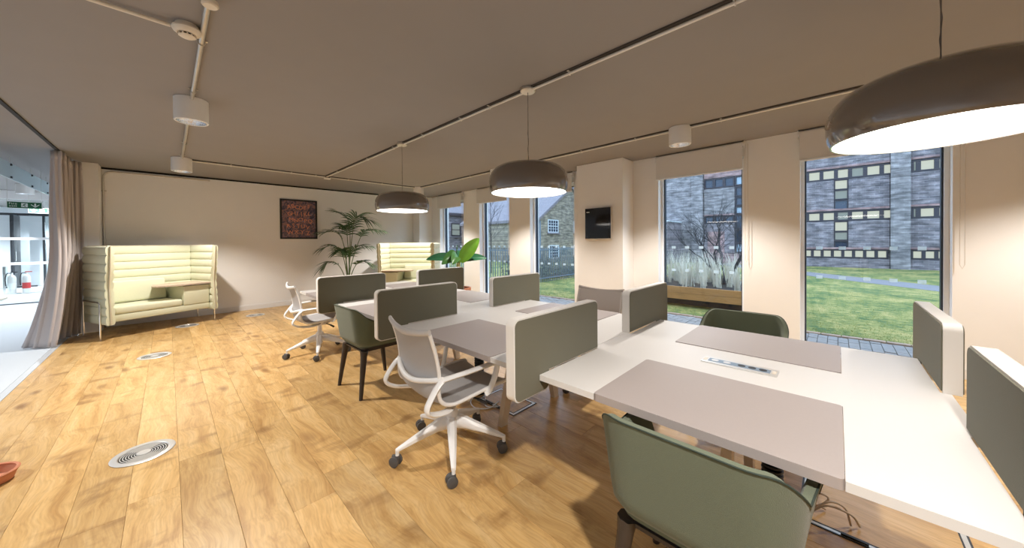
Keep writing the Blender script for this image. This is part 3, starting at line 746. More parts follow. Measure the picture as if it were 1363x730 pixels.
# ------------------------------------------------------------------ green tub chair (faces local +x)
def make_tub():
    e = empty('tub_chair')
    NU, NVV = 73, 14
    def plan(u, k):
        # half-rounded plan: u 0..1 from left front to right front; k 0 bottom .. 1 top
        hw = 0.252 + 0.040 * k ** 0.8; bx = -0.245 - 0.055 * k; fx = 0.21 + 0.03 * k
        rc = 0.105 + 0.035 * k
        ls = (fx - (bx + rc)); la = rc * PI / 2; lb = 2 * (hw - rc); tot = 2 * ls + 2 * la + lb
        d = u * tot
        fl = (0.012 + 0.045 * k)   # arms flare outwards to the front
        if d < ls: return Vector((fx - d, hw + fl * (1 - d / ls) ** 1.2)), Vector((0, 1))
        d -= ls
        if d < la:
            a = d / rc; return Vector((bx + rc - rc * math.sin(a), hw - rc + rc * math.cos(a))), Vector((-math.sin(a), math.cos(a)))
        d -= la
        if d < lb: return Vector((bx, hw - rc - d)), Vector((-1, 0))
        d -= lb
        if d < la:
            a = d / rc; return Vector((bx + rc - rc * math.cos(a), -(hw - rc) - rc * math.sin(a))), Vector((-math.cos(a), -math.sin(a)))
        d -= la
        return Vector((bx + rc + d, -hw - fl * (d / ls) ** 1.2)), Vector((0, -1))
    ZB = 0.435
    def ztop(u):
        t = abs(u - 0.5) * 2
        h = 0.800 - 0.004 * t * t
        if t > 0.27:
            q = min(1, (t - 0.27) / 0.27); q = q * q * (3 - 2 * q); h -= 0.125 * q
        if t > 0.5: h -= 0.03 * (t - 0.5) / 0.5
        if t > 0.90:
            h -= 0.12 * ((t - 0.90) / 0.10) ** 2
        return h
    th = 0.032
    outer = []; inner = []
    for i in range(NU):
        u = i / (NU - 1); zt = ztop(u)
        for j in range(NVV):
            k = j / (NVV - 1); z = ZB + (zt - ZB) * k
            kz = (z - ZB) / (0.80 - ZB)
            kk = max(0.0, kz)
            p, nrm = plan(u, kk)
            # rounded bottom edge
            inw = 0.05 * max(0, 1 - k / 0.18) ** 2
            po = p - nrm * inw; pi_ = p - nrm * (th if k < 0.999 else th * 0.75)
            outer.append((po.x, po.y, z)); inner.append((pi_.x, pi_.y, max(z, ZB + 0.02)))
    K = len(outer); fs = []
    for i in range(NU - 1):
        for j in range(NVV - 1):
            a = i * NVV + j; fs.append((a, a + NVV, a + NVV + 1, a + 1)); fs.append((K + a, K + a + 1, K + a + NVV + 1, K + a + NVV))
        t = i * NVV + NVV - 1; fs.append((t, t + NVV, K + t + NVV, K + t)); b0 = i * NVV; fs.append((b0, K + b0, K + b0 + NVV, b0 + NVV))
    for i in (0, NU - 1):
        for j in range(NVV - 1): a = i * NVV + j; fs.append((a, a + 1, K + a + 1, K + a))
    MB().add(outer + inner, fs).build('shell', M['chair_green'], e, smooth=50)
    pp = []
    for i in range(NU):
        u = i / (NU - 1); zt = ztop(u); p, nrm = plan(u, (zt - ZB) / (0.80 - ZB)); pp.append((p.x + nrm.x * 0.0005, p.y + nrm.y * 0.0005, zt + 0.0005))
    MB().tube(pp, 0.0028, 6).build('piping', M['chair_piping'], e, smooth=60)
    # seat pan and cushion
    pan = [(plan(i / 40, 0.0)[0] - plan(i / 40, 0.0)[1] * 0.055) for i in range(41)]
    MB().prism([(p.x, p.y) for p in pan], ZB - 0.022, ZB + 0.004).build('seat_pan', M['dark_wood'], e, smooth=30)
    cu = [(plan(i / 40, 0.12)[0] - plan(i / 40, 0.12)[1] * 0.034) for i in range(41)]
    cx = [(p.x + (0.02 if abs(p.x - 0.2) < 0.03 else 0), p.y) for p in cu]
    cush = MB()
    layers = [(0.0, ZB + 0.004), (0.0, ZB + 0.035), (0.012, ZB + 0.052), (0.05, ZB + 0.058), (0.15, ZB + 0.056)]
    vs = []; n = len(cx); fs = []
    for (ins, z) in layers:
        for (x, y) in cx:
            l = math.hypot(x, y) or 1; s = max(0.05, (l - ins) / l); vs.append((x * s, y * s, z))
    for k in range(len(layers) - 1):
        for i in range(n): fs.append((k * n + i, k * n + (i + 1) % n, (k + 1) * n + (i + 1) % n, (k + 1) * n + i))
    fs.append(tuple(range(n - 1, -1, -1))); fs.append(tuple(range((len(layers) - 1) * n, len(layers) * n)))
    cush.add(vs, fs).build('seat_cushion', M['chair_green'], e, smooth=50)
    # under-frame and legs
    MB().box(-0.20, 0.18, -0.20, 0.20, ZB - 0.036, ZB - 0.0225).build('under_frame', M['dark_wood'], e, smooth=0)
    for (sx, sy) in ((-1, -1), (-1, 1), (1, -1), (1, 1)):
        tx, ty = sx * (0.185 if sx < 0 else 0.165), sy * 0.195; fx, fy = sx * 0.240, sy * (0.238 if sx < 0 else 0.262)
        vs = []
        for (x, y, z, w) in ((fx, fy, 0.0, 0.0145), (fx * .75 + tx * .25, fy * .75 + ty * .25, 0.11, 0.0175), (tx * .85 + fx * .15, ty * .85 + fy * .15, ZB - 0.075, 0.026), (tx, ty, ZB - 0.023, 0.034)):
            for q in range(8):
                a = 2 * PI * q / 8 + PI / 8; vs.append((x + w * 1.08 * math.cos(a), y + w * 1.08 * math.sin(a), z))
        fs = [(i * 8 + q, i * 8 + (q + 1) % 8, (i + 1) * 8 + (q + 1) % 8, (i + 1) * 8 + q) for i in range(3) for q in range(8)]
        fs += [tuple(range(7, -1, -1)), tuple(range(24, 32))]
        MB().add(vs, fs).build('leg', M['dark_wood'], e, smooth=50)
    return e
tb = make_tub()
tag(place(tb, 1.30, 0.33, math.radians(0), 1.0), 'green upholstered tub chair with its back to the open floor, power outlet desk', 'chair', 'green tub chairs')
t2 = copy_tree(tb); tag(place(t2, 2.93, 0.53, PI, 1.0), 'green upholstered tub chair on the window side, only its rounded back above the desk', 'chair', 'green tub chairs')
t3 = copy_tree(tb); tag(place(t3, 1.395, 3.24, math.radians(2), 1.0), 'green upholstered tub chair between two white swivel chairs', 'chair', 'green tub chairs')

# ------------------------------------------------------------------ quilted sofas (face local -y)
def make_sofa(mirror):
    e = empty('alcove_sofa')
    W, D = 1.36, 0.74; z0, z1 = 0.215, 1.365; NR = 9; hr = (z1 - z0) / NR; sx = -1 if mirror else 1
    def wave(z): return 0.018 * math.sin((z - 0.55) * 5.2) + (0.03 if z > 1.0 else 0.03 * max(0, (z - 0.75) / 0.25)) * -1
    def bulge(z):
        t = ((z - z0) / hr) % 1.0
        return 0.026 + 0.022 * (max(0, 1 - (2 * t - 1) ** 2)) ** 0.5
    zs = []
    for k in range(NR):
        for q in (0.001, 0.04, 0.13, 0.3, 0.5, 0.7, 0.87, 0.96): zs.append(z0 + hr * (k + q))
    zs.append(z1)
    def panel(pts_at, name):
        # pts_at(z, side) -> list of plan points along the panel centre line with outward normals
        b = MB(); vs = []; n = None
        for z in zs:
            line = pts_at(z); n = len(line); h = bulge(min(z, z1 - 1e-4))
            for (x, y, nx, ny) in line: vs.append((x + nx * h, y + ny * h, z))
            for (x, y, nx, ny) in reversed(line): vs.append((x - nx * h, y - ny * h, z))
        m = 2 * n; fs = []
        for i in range(len(zs) - 1):
            for j in range(m): fs.append((i * m + j, i * m + (j + 1) % m, (i + 1) * m + (j + 1) % m, (i + 1) * m + j))
        fs.append(tuple(range(m - 1, -1, -1))); fs.append(tuple(range((len(zs) - 1) * m, len(zs) * m)))
        return b.add(vs, fs).build(name, M['sofa'], e, smooth=50)
    hw = W / 2 - 0.045; yb = D / 2 - 0.045; yf = -D / 2
    for s in (-1, 1):
        def ln(z, s=s):
            k = 7; a = yf + 0.03 + wave(z)
            return [(s * hw, a + (yb + 0.03 - a) * i / (k - 1), s, 0) for i in range(k)]
        panel(ln, 'side_panel')
        zp = [(s * hw, yf + 0.022 + wave(z), z) for z in [z0 + (z1 - z0) * i / 24 for i in range(25)]]
        MB().tube(zp, 0.010, 8, sx=1.0).build('zip_edge', M['zip'], e, smooth=60)
    panel(lambda z: [(-hw + 0.05 + (2 * hw - 0.1) * i / 8, yb, 0, 1) for i in range(9)], 'back_panel')
    tr = smoothpath([(-hw, yf + 0.03, z1), (-hw, yb, z1), (hw, yb, z1), (hw, yf + 0.03, z1)], 1)
    MB().tube(tr, 0.012, 8).build('top_seam', M['zip'], e, smooth=60)
    MB().rbox(-hw + 0.05, hw - 0.05, yf + 0.075, yb - 0.05, 0.245, 0.345, 0.012).build('seat_base', M['sofa'], e)
    xl, xr = -hw + 0.052, hw - 0.052
    xs = 0.215 * 1.0
    a, c = (xl, xs) if not mirror else (-xs, xr)
    MB().rbox(a, c, yf + 0.07, yb - 0.055, 0.346, 0.462, 0.035, 4).build('seat_cushion', M['sofa'], e)
    a, c = (xl + 0.01, xs - 0.03) if not mirror else (-xs + 0.03, xr - 0.01)
    # back cushion leaning against the back panel
    b = MB().rbox(a, c, -0.07, 0.07, 0.0, 0.345, 0.035, 4)
    R = Matrix.Translation((0, yb - 0.145, 0.466)) @ Matrix.Rotation(math.radians(-9), 4, 'X')
    b.v = [tuple(R @ Vector(v)) for v in b.v]; b.build('back_cushion', M['sofa'], e)
    # upholstered block carrying the table
    a, c = (xs + 0.008, xr) if not mirror else (xl, -xs - 0.008)
    MB().rbox(a, c, yf + 0.07, yb - 0.055, 0.346, 0.672, 0.015, 3).build('side_block', M['sofa'], e)
    # table with a clipped free corner
    if not mirror: poly = [(hw - 0.05, yf + 0.03), (hw - 0.05, yb - 0.16), (0.05, yb - 0.16), (0.0, yb - 0.21), (-0.13, yf + 0.19), (-0.10, yf + 0.12), (0.10, yf + 0.03)]
    else: poly = [(-x, y) for (x, y) in [(hw - 0.05, yf + 0.03), (hw - 0.05, yb - 0.16), (0.05, yb - 0.16), (0.0, yb - 0.21), (-0.13, yf + 0.19), (-0.10, yf + 0.12), (0.10, yf + 0.03)]][::-1]
    t = MB().prism(poly, 0.690, 0.712).build('side_table', M['sofa_table'], e, smooth=30)
    MB().box(*((0.40, 0.46) if not mirror else (-0.46, -0.40)), -0.10, 0.0, 0.672, 0.690).build('table_support', M['black_plastic'], t, smooth=0)
    # tubular legs
    for s in (-1, 1):
        x = s * (W / 2 + 0.014)
        fr = smoothpath([(x, D / 2 - 0.06, 0.545), (x, 0, 0.545), (x, yf + 0.20, 0.545), (x, yf + 0.165, 0.530), (x, yf + 0.155, 0.49)], 4) + [Vector((x, yf + 0.155, 0.3)), Vector((x, yf + 0.155, 0.0))]
        MB().tube(fr, 0.0115, 10).build('leg', M['chrome'], e, smooth=60)
        MB().tube([(x, D / 2 - 0.06, 0.556), (x, D / 2 - 0.06, 0.0)], 0.0115, 10).build('leg', M['chrome'], e, smooth=60)
        MB().tube([(x, yf + 0.155, 0.235), (s * (hw - 0.10), yf + 0.18, 0.235)], 0.009, 8).build('leg_bracket', M['chrome'], e)
    return e
s1 = make_sofa(False); s1.location = (-0.137, 8.145, 0); s1.rotation_euler = (0, 0, math.radians(22.5))
tag(s1, 'pale green quilted high-back sofa with side table standing by the curtain', 'sofa', 'quilted alcove sofas')
s2 = make_sofa(True); s2.location = (4.22, 7.66, 0); s2.rotation_euler = (0, 0, math.radians(-44))
tag(s2, 'pale green quilted high-back sofa with side table in the corner by the windows', 'sofa', 'quilted alcove sofas')
# ------------------------------------------------------------------ poster on the back wall
e = empty('framed_poster', (2.112, YB - 0.001, 1.937)); tag(e, 'black framed alphabet poster with orange letters on the back wall', 'poster')
hx, hz, fw = 0.368, 0.448, 0.034
fm = MB(); fm.box(-hx, hx, -0.028, 0, hz - fw, hz); fm.box(-hx, hx, -0.028, 0, -hz, -hz + fw); fm.box(-hx, -hx + fw, -0.028, 0, -hz + fw, hz - fw); fm.box(hx - fw, hx, -0.028, 0, -hz + fw, hz - fw)
fm.build('frame', M['black_frame'], e, smooth=0)
m_, nt, b_ = node_mat('poster_print'); N = nt.nodes; L = nt.links
tc = N.new('ShaderNodeTexCoord'); n1 = N.new('ShaderNodeTexNoise'); n1.inputs['Scale'].default_value = 9; n1.inputs['Detail'].default_value = 6; n1.inputs['Distortion'].default_value = 2.2
L.new(tc.outputs['Object'], n1.inputs['Vector']); cr = N.new('ShaderNodeValToRGB')
els = cr.color_ramp.elements; els[0].position = 0.36; els[0].color = (0.045, 0.042, 0.075, 1); els[1].position = 0.74; els[1].color = (0.42, 0.37, 0.42, 1)
els.new(0.47).color = (0.10, 0.085, 0.13, 1); els.new(0.56).color = (0.36, 0.17, 0.13, 1); els.new(0.63).color = (0.13, 0.12, 0.22, 1)
L.new(n1.outputs['Fac'], cr.inputs['Fac']); L.new(cr.outputs['Color'], b_.inputs['Base Color']); b_.inputs['Roughness'].default_value = 0.3
MB().box(-hx + fw, hx - fw, -0.014, -0.004, -hz + fw, hz - fw).build('print', m_, e, smooth=0)
M['letter'] = mat('poster_orange', (0.80, 0.31, 0.17), 0.6, noise=0.25, nscale=30)
rows = [('A B  C D  E F', 0.275, 0), ('G H I J  K  L', 0.12, 0.01), ('M N  O P  Q', -0.025, 0.03), ('R  S T  U V', -0.165, -0.02), ('W  X Y  Z', -0.31, 0.0)]
for body, z, dx in rows:
    chars = [c for c in body.split()]; k = len(chars)
    for i, ch in enumerate(chars):
        x = -0.235 + 0.47 * (i + 0.5) / k + dx; rot = random.uniform(-0.18, 0.18)
        mtx = Matrix.Translation((x, -0.0145, z + random.uniform(-0.02, 0.02))) @ Matrix.Rotation(PI / 2, 4, 'X') @ Matrix.Rotation(rot, 4, 'Z')
        text_mesh('letter', ch, 0.125, M['letter'], e, depth=0.0004, matrix=mtx)

# wall panel on the pier
e = empty('wall_display', (5.0145, 2.845, 1.667)); tag(e, 'black glass room display panel on the white pier', 'display panel')
MB().rbox(-0.028, 0, -0.248, 0.248, -0.268, 0.268, 0.008).build('housing', M['bezel'], e)
MB().box(-0.0305, -0.0285, -0.228, 0.243, -0.245, 0.262).build('glass_face', M['screen_black'], e, smooth=0)
MB().box(-0.0315, -0.0306, 0.16, 0.215, 0.195, 0.207).build('small_mark', M['sign_white'], e, smooth=0)

# ------------------------------------------------------------------ floor air diffusers
def make_vent():
    e = empty('floor_diffuser')
    MB().lathe([(0.148, 0.0003), (0.150, 0.004), (0.146, 0.006), (0.118, 0.006), (0.114, 0.003), (0.113, 0.0003), (0.148, 0.0003)], 48, cap=False).build('outer_ring', M['alu'], e)
    MB().lathe([(0.0, 0.0003), (0.112, 0.0003), (0.112, 0.0009), (0.0, 0.0009)], 40).build('dark_tray', M['alu_dark'], e)
    MB().lathe([(0.0, 0.001), (0.034, 0.001), (0.034, 0.0055), (0.030, 0.0065), (0.0, 0.0065)], 32).build('centre_cap', M['alu'], e)
    for k in range(6):
        r = 0.0395 + k * 0.0125
        MB().lathe([(r, 0.001), (r, 0.0022), (r + 0.0045, 0.0022), (r + 0.0045, 0.001), (r, 0.001)], 48, cap=False).build('ring', M['alu'], e)
    b = MB()
    for s in (-1, 1):
        pts = [(0.036 * math.cos(a), 0.036 * math.sin(a)) for a in [PI / 2 + (PI / 2) * (s - 1) - 0.85 + 1.7 * i / 8 for i in range(9)]] + [(0.112 * math.cos(a), 0.112 * math.sin(a)) for a in [PI / 2 + (PI / 2) * (s - 1) + 0.85 - 1.7 * i / 8 for i in range(9)]]
        b.prism(pts, 0.0023, 0.0032)
    b.build('blanking_plate', mat('grey_plate', (0.40, 0.385, 0.36), 0.45, metal=0.4), e, smooth=0)
    return e
vt = make_vent(); VL = ['round metal air diffuser in the oak floor, the one farthest from the sofas', 'round metal air diffuser in the oak floor before the curtain end of the sofa', 'round metal air diffuser in the oak floor close to the back wall', 'round metal air diffuser in the shade under the curtain-side sofa']
for i, (x, y) in enumerate(((-0.128, 3.30), (-0.128, 6.08), (1.17, 8.08), (0.22, 7.92))):
    o = vt if i == 0 else copy_tree(vt)
    o.location = (x, y, 0); tag(o, VL[i], 'floor vent', 'round floor diffusers')

# ------------------------------------------------------------------ floor boxes, cable spines and cables under the desks
def make_floorbox(w, d):
    e = empty('floor_box'); hx, hy = w / 2, d / 2
    t = 0.024
    fr = MB()
    for (a, b, c, dd) in ((-hx, hx, -hy, -hy + t), (-hx, hx, hy - t, hy), (-hx, -hx + t, -hy + t, hy - t), (hx - t, hx, -hy + t, hy - t)): fr.box(a, b, c, dd, 0.0003, 0.004)
    fr.build('frame', M['steel'], e, smooth=0)
    lip = MB(); q = t - 0.006
    for (a, b, c, dd) in ((-hx + q, hx - q, -hy + q, -hy + t), (-hx + q, hx - q, hy - t, hy - q), (-hx + q, -hx + t, -hy + t, hy - t), (hx - t, hx - q, -hy + t, hy - t)): lip.box(a, b, c, dd, 0.0041, 0.0055)
    for (a, b, c, dd) in ((-hx - 0.008, hx + 0.008, -hy - 0.008, -hy), (-hx - 0.008, hx + 0.008, hy, hy + 0.008), (-hx - 0.008, -hx, -hy, hy), (hx, hx + 0.008, -hy, hy)): lip.box(a, b, c, dd, 0.0003, 0.0035)
    lip.build('dark_lip', M['black_plastic'], e, smooth=0)
    MB().box(-hx + t, hx - t, -hy + t, hy - t, 0.0003, 0.0035).build('oak_lid', M['oak'], e, smooth=0)
    for yy in (-0.07, 0.09): MB().box(-hx + 0.002, -hx + t - 0.008, yy - 0.045, yy + 0.045, 0.0041, 0.012).build('cable_flap', M['black_plastic'], e, smooth=0)
    return e
fb = make_floorbox(0.27, 0.42); fb.location = (2.03, 2.05, 0); tag(fb, 'dark edged floor box under the desk of the white swivel chair', 'floor box', 'floor boxes')
fb2 = make_floorbox(0.60, 0.56); fb2.location = (2.46, -0.15, 0); tag(fb2, 'dark edged floor box with beige cables under the power outlet desk', 'floor box', 'floor boxes')
def make_spine():
    e = empty('cable_spine')
    b = MB()
    MB().tube([(0, 0, 0.02), (0.015, 0.01, 0.3), (0, 0, T - TH - 0.076)], 0.022, 10).build('cable_core', M['black_plastic'], e)
    pr = None
    for k in range(26):
        z = 0.03 + k * 0.0215
        if pr is None: pr = MB().lathe([(0.028, -0.007), (0.044, -0.005), (0.046, 0.0), (0.044, 0.005), (0.028, 0.007), (0.028, -0.007)], 18, cap=False).build('vertebra', M['black_plastic'], e); pr.location = (0.012, 0.008, z)
        else: link_copy(pr, e, (0.012 * math.sin(k / 25 * PI), 0.008, z))
    MB().lathe([(0.0, 0.0003), (0.07, 0.0003), (0.072, 0.008), (0.05, 0.02), (0.0, 0.02)], 24).build('foot', M['black_plastic'], e)
    return e
sp = make_spine(); sp.location = (2.06, 0.22, 0); tag(sp, 'black vertebra cable spine under the power outlet desk', 'cable spine', 'cable spines')
sp2 = copy_tree(sp); sp2.location = (1.98, 2.36, 0); tag(sp2, 'black vertebra cable spine behind the white swivel chair seat', 'cable spine', 'cable spines')
M['cable'] = mat('beige_cable', (0.55, 0.45, 0.36), 0.5)
cable_lab = ['beige cable looping high out of the floor box', 'beige cable arching low over the floor box edge', 'beige cable with a tight loop beside the floor box']
for k, pts in enumerate(([(2.25, -0.05, 0.012), (2.22, -0.03, 0.10), (2.16, 0.02, 0.14), (2.12, 0.08, 0.10), (2.16, 0.14, 0.03), (2.26, 0.13, 0.010)],
                         [(2.27, -0.08, 0.012), (2.22, -0.05, 0.08), (2.17, 0.03, 0.11), (2.16, 0.10, 0.05), (2.21, 0.17, 0.010)],
                         [(2.30, 0.04, 0.012), (2.24, 0.09, 0.06), (2.19, 0.10, 0.12), (2.20, 0.05, 0.14), (2.25, 0.03, 0.09), (2.24, 0.10, 0.010)])):
    o = MB().tube(smoothpath(pts, 6), 0.0045, 8).build('power_cable', M['cable'], smooth=60); tag(o, cable_lab[k], 'cable', 'cables under the desk')
for k, pts in enumerate(([(1.98, 2.28, 0.007), (1.90, 2.18, 0.006), (1.84, 2.10, 0.006), (1.90, 2.02, 0.009), (2.0, 2.0, 0.012)],
                         [(1.93, 2.33, 0.007), (1.80, 2.26, 0.006), (1.76, 2.14, 0.006), (1.84, 2.06, 0.006), (1.96, 2.08, 0.012)])):
    o = MB().tube(smoothpath(pts, 6), 0.0045, 8).build('power_cable', M['win_frame_light'], smooth=60); tag(o, ('white cable curling on the floor beside the cable spine', 'white cable making the wider curl by the swivel chair')[k], 'cable', 'white cables on the floor')

# terracotta saucer at the floor edge
e = empty('plant_saucer', (-0.755, 3.53, 0)); tag(e, 'terracotta plant saucer with upturned rim on the oak floor', 'saucer')
MB().lathe([(0.0, 0.0004), (0.09, 0.0004), (0.098, 0.006), (0.112, 0.045), (0.116, 0.052), (0.108, 0.054), (0.094, 0.014), (0.0, 0.012)], 40).build('bowl', M['terracotta'], e)
MB().lathe([(0.106, 0.0545), (0.118, 0.0535), (0.121, 0.060), (0.114, 0.066), (0.105, 0.062), (0.106, 0.0545)], 40, cap=False).build('rolled_rim', M['terracotta'], e)

# ------------------------------------------------------------------ curtain on its track
e = empty('curtain', (-1.03, 7.98, 0)); tag(e, 'tall grey pleated curtain bunched at the end of its ceiling track', 'curtain')
def cur(u, v):
    z = 0.012 + v * (HC - 0.032)
    yy = -0.37 + 0.87 * u
    amp = 0.055 + 0.03 * (1 - v)
    ph = u * 2 * PI * 8.5
    x = -0.01 + amp * math.sin(ph); y = yy + 0.022 * math.sin(2 * ph)
    fl = max(0, (0.52 - v) / 0.52) ** 1.5
    x -= fl * (0.06 + 0.20 * math.exp(-((u - 0.30) / 0.25) ** 2)); y += fl * 0.0
    x += 0.012 * math.sin(v * 5 + u * 17) + 0.07 * max(0, (u - 0.75) / 0.25)
    return (x, y, z)
co = MB().grid(cur, 205, 30).build('cloth', M['curtain'], e, smooth=180, fix=False)
md = co.modifiers.new('thickness', 'SOLIDIFY'); md.thickness = 0.004
def hem(u, v):
    p = cur(u, 0.955 + 0.04 * v); return (p[0] + 0.004, p[1], p[2])
o = MB().grid(hem, 205, 3).build('heading_tape', M['curtain'], e, smooth=180, fix=False); md = o.modifiers.new('thickness', 'SOLIDIFY'); md.thickness = 0.003
o = MB().box(XL + 0.005, XL + 0.035, YF + 0.01, YB - 0.4, HC - 0.018, HC - 0.0005).build('curtain_track', M['alu_dark'], smooth=0); tag(o, 'slim dark curtain track along the ceiling edge', 'curtain track')

# ------------------------------------------------------------------ plants
def leaf_surface(b, base, tip_dir, up, length, width, droop, fold=0.25, n=12, m=5, twist=0.0, notch=None):
    d = Vector(tip_dir).normalized(); u = Vector(up).normalized(); s = d.cross(u).normalized(); u = s.cross(d).normalized()
    p = Vector(base); verts = []; fs = []
    pos = []
    for i in range(n + 1):
        t = i / n
        c = p + d * (length * t) - Vector((0, 0, 1)) * (droop * length * t * t)
        pos.append(c)
    for i in range(n + 1):
        t = i / n; w = width * (math.sin(PI * min(1, t * 0.97 + 0.03)) ** 0.6) * (1 - 0.25 * t)
        if notch and i % 3 == 2: w *= notch
        tg = (pos[min(n, i + 1)] - pos[max(0, i - 1)]).normalized(); nn = s.cross(tg).normalized()
        for j in range(m):
            v = j / (m - 1) * 2 - 1
            verts.append(pos[i] + s * (v * w / 2) + nn * (abs(v) * w * fold * 0.5))
    for i in range(n):
        for j in range(m - 1):
            a = i * m + j; fs.append((a, a + m, a + m + 1, a + 1))
    b.add(verts, fs)
# banana plant
BX, BY = 3.93, 5.27
e = empty('banana_plant', (BX, BY, 0)); tag(e, 'banana plant with broad leaves in a terracotta pot', 'potted plant')
pot = MB().lathe([(0.0, 0.0004), (0.165, 0.0004), (0.21, 0.40), (0.235, 0.40), (0.24, 0.50), (0.215, 0.50), (0.20, 0.45), (0.0, 0.45)], 40).build('pot', M['terracotta'], e, smooth=30)
MB().lathe([(0.0, 0.452), (0.199, 0.452), (0.199, 0.46), (0.0, 0.47)], 30).build('soil', M['soil'], pot)
MB().tube(smoothpath([(0, 0, 0.46), (0.01, 0, 0.7), (0.005, 0.01, 0.92), (0.02, 0, 1.02)], 4), [0.045, 0.044, 0.043, 0.041, 0.04, 0.039, 0.038, 0.037, 0.036, 0.034, 0.03, 0.026, 0.022], 12).build('trunk', M['stem'], e)
RV = Vector((0.697, -0.717, 0)); FV = Vector((0.717, 0.697, 0)); ZV = Vector((0, 0, 1))
leaves = [  # base, direction (right, forward, up), length, width, droop, material, up-vector, label
    ((0.05, -0.02, 1.00), (0.60, -0.12, 0.80), 0.62, 0.31, 0.06, 'banana', (-0.25, -1.0, 0.10), 'bright green upright leaf'),
    ((-0.05, -0.02, 1.04), (-0.97, -0.05, 0.32), 0.60, 0.22, 0.30, 'banana_dark', (0.1, -0.85, 0.6), 'dark leaf reaching out to the side'),
    ((-0.03, -0.04, 1.10), (-0.62, -0.55, 0.22), 0.34, 0.30, 0.62, 'banana_mid', (-0.1, -1.0, 0.5), 'leaf folding forward'),
    ((0.00, -0.05, 1.10), (-0.15, -0.75, 0.20), 0.32, 0.26, 0.66, 'banana_mid', (0.1, -0.9, 0.5), None),
    ((0.08, 0.02, 1.02), (0.95, 0.0, 0.34), 0.50, 0.21, 0.26, 'banana_dark', (0.0, -0.8, 0.7), 'dark leaf with torn edges'),
    ((0.0, 0.05, 1.05), (0.10, 0.70, 0.55), 0.50, 0.22, 0.30, 'banana_dark', (0, 0.2, 1), None)]
M['banana_mid'] = mat('banana_leaf_mid', (0.042, 0.125, 0.026), 0.38, noise=0.35, nscale=7)
for (bs, d, ln, wd, dr, mt, up, lab) in leaves:
    B = RV * bs[0] + FV * bs[1] + ZV * bs[2]; Dv = RV * d[0] + FV * d[1] + ZV * d[2]; U = RV * up[0] + FV * up[1] + ZV * up[2]
    b = MB(); leaf_surface(b, B, Dv, U, ln, wd, dr, 0.35, 16, 7, notch=0.86 if wd < 0.17 else None)
    b.tube([B, ZV * 0.98, ZV * 0.9], 0.012, 6)
    o = b.build('leaf', M[mt], e, smooth=60, fix=False)
    if lab: o['label'] = lab
MB().tube([ZV * 1.0, ZV * 1.18 + RV * -0.03, ZV * 1.335 + RV * -0.02], [0.014, 0.012, 0.008], 8).build('rolled_leaf', M['banana_dark'], e)
tp = RV * (-0.50) + FV * 0.05 + ZV * 1.045
MB().lathe([(0.0, -0.04), (0.03, -0.01), (0.02, 0.03), (0.0, 0.05)], 8, tp).build('withered_tip', M['dry_tip'], e)

# kentia palm
e = empty('kentia_palm', (2.90, 8.08, 0)); tag(e, 'tall kentia palm with arching feathered fronds by the back wall', 'potted plant')
pot = MB().lathe([(0.0, 0.0004), (0.15, 0.0004), (0.19, 0.36), (0.185, 0.38), (0.165, 0.38), (0.16, 0.33), (0.0, 0.33)], 36).build('pot', M['pot_grey'], e, smooth=30)
MB().lathe([(0.0, 0.331), (0.159, 0.331), (0.159, 0.335), (0.0, 0.345)], 24).build('soil', M['soil'], pot)
def frond(pts, leaf_len, start=0.45, nl=16, spread=0.5, droopy=0.42):
    nl = int(nl * 1.1); start -= 0.04
    P = smoothpath([RV * a + FV * f_ + ZV * z for (a, f_, z) in pts], 8); n = len(P)
    b = MB(); b.tube(P, [0.012 - 0.009 * i / (n - 1) for i in range(n)], 6)
    o = b.build('frond', M['palm_stem'], e, smooth=60)
    lf = MB()
    for k in range(nl):
        t = start + (1 - start) * k / (nl - 1); i = min(n - 2, int(t * (n - 1))); p = P[i].lerp(P[i + 1], t * (n - 1) - i)
        tg = (P[i + 1] - P[i]).normalized(); side = tg.cross(ZV)
        if side.length < 0.1: side = RV.copy()
        side.normalize(); upv = side.cross(tg).normalized()
        q = k / (nl - 1); ll = leaf_len * 1.18 * (0.55 + 0.9 * math.sin(PI * (0.15 + 0.75 * q)) * 0.6)
        for s in (-1, 1):
            d = (side * s * (1 - 0.55 * q) + tg * (0.55 + 0.6 * q) + upv * 0.18 + Vector((random.uniform(-.1, .1), random.uniform(-.1, .1), random.uniform(-.08, .08)))).normalized()
            w = 0.0105; nrm = d.cross(upv).normalized(); vs = []
            for m_i in range(6):
                r = m_i / 5; c = p + d * (ll * r) - ZV * (droopy * ll * r * r); ww = w * (0.5 + 1.0 * math.sin(PI * min(1, r + 0.12)) if r < 1 else 0.05)
                vs += [c - nrm * ww, c - ZV * 0.002 * (1 - r), c + nrm * ww]
            lf.add(vs, [(a * 3 + c, a * 3 + 3 + c, a * 3 + 4 + c, a * 3 + 1 + c) for a in range(5) for c in (0, 1)])
    lf.build('leaflets', M['palm'], o, smooth=60, fix=False)
frond([(0, 0, 0.35), (0.03, 0, 0.9), (0.10, 0, 1.55), (0.22, -0.05, 1.98), (0.50, -0.12, 1.92)], 0.42, 0.62, 18)
frond([(0, 0, 0.35), (0.02, 0, 0.9), (0.06, -0.02, 1.5), (0.04, -0.05, 1.90), (-0.16, -0.10, 2.08)], 0.40, 0.70, 15)
frond([(0, 0, 0.35), (-0.03, 0, 0.85), (-0.10, 0, 1.35), (-0.22, -0.05, 1.62), (-0.52, -0.12, 1.64)], 0.34, 0.62, 17)
frond([(0, 0.02, 0.35), (0.05, 0, 0.80), (0.22, 0, 1.35), (0.42, -0.03, 1.66), (0.80, -0.10, 1.66)], 0.30, 0.66, 17)
frond([(0, 0, 0.35), (-0.05, 0, 0.75), (-0.12, -0.05, 1.15), (-0.28, -0.1, 1.33), (-0.52, -0.15, 1.27)], 0.30, 0.62, 14)
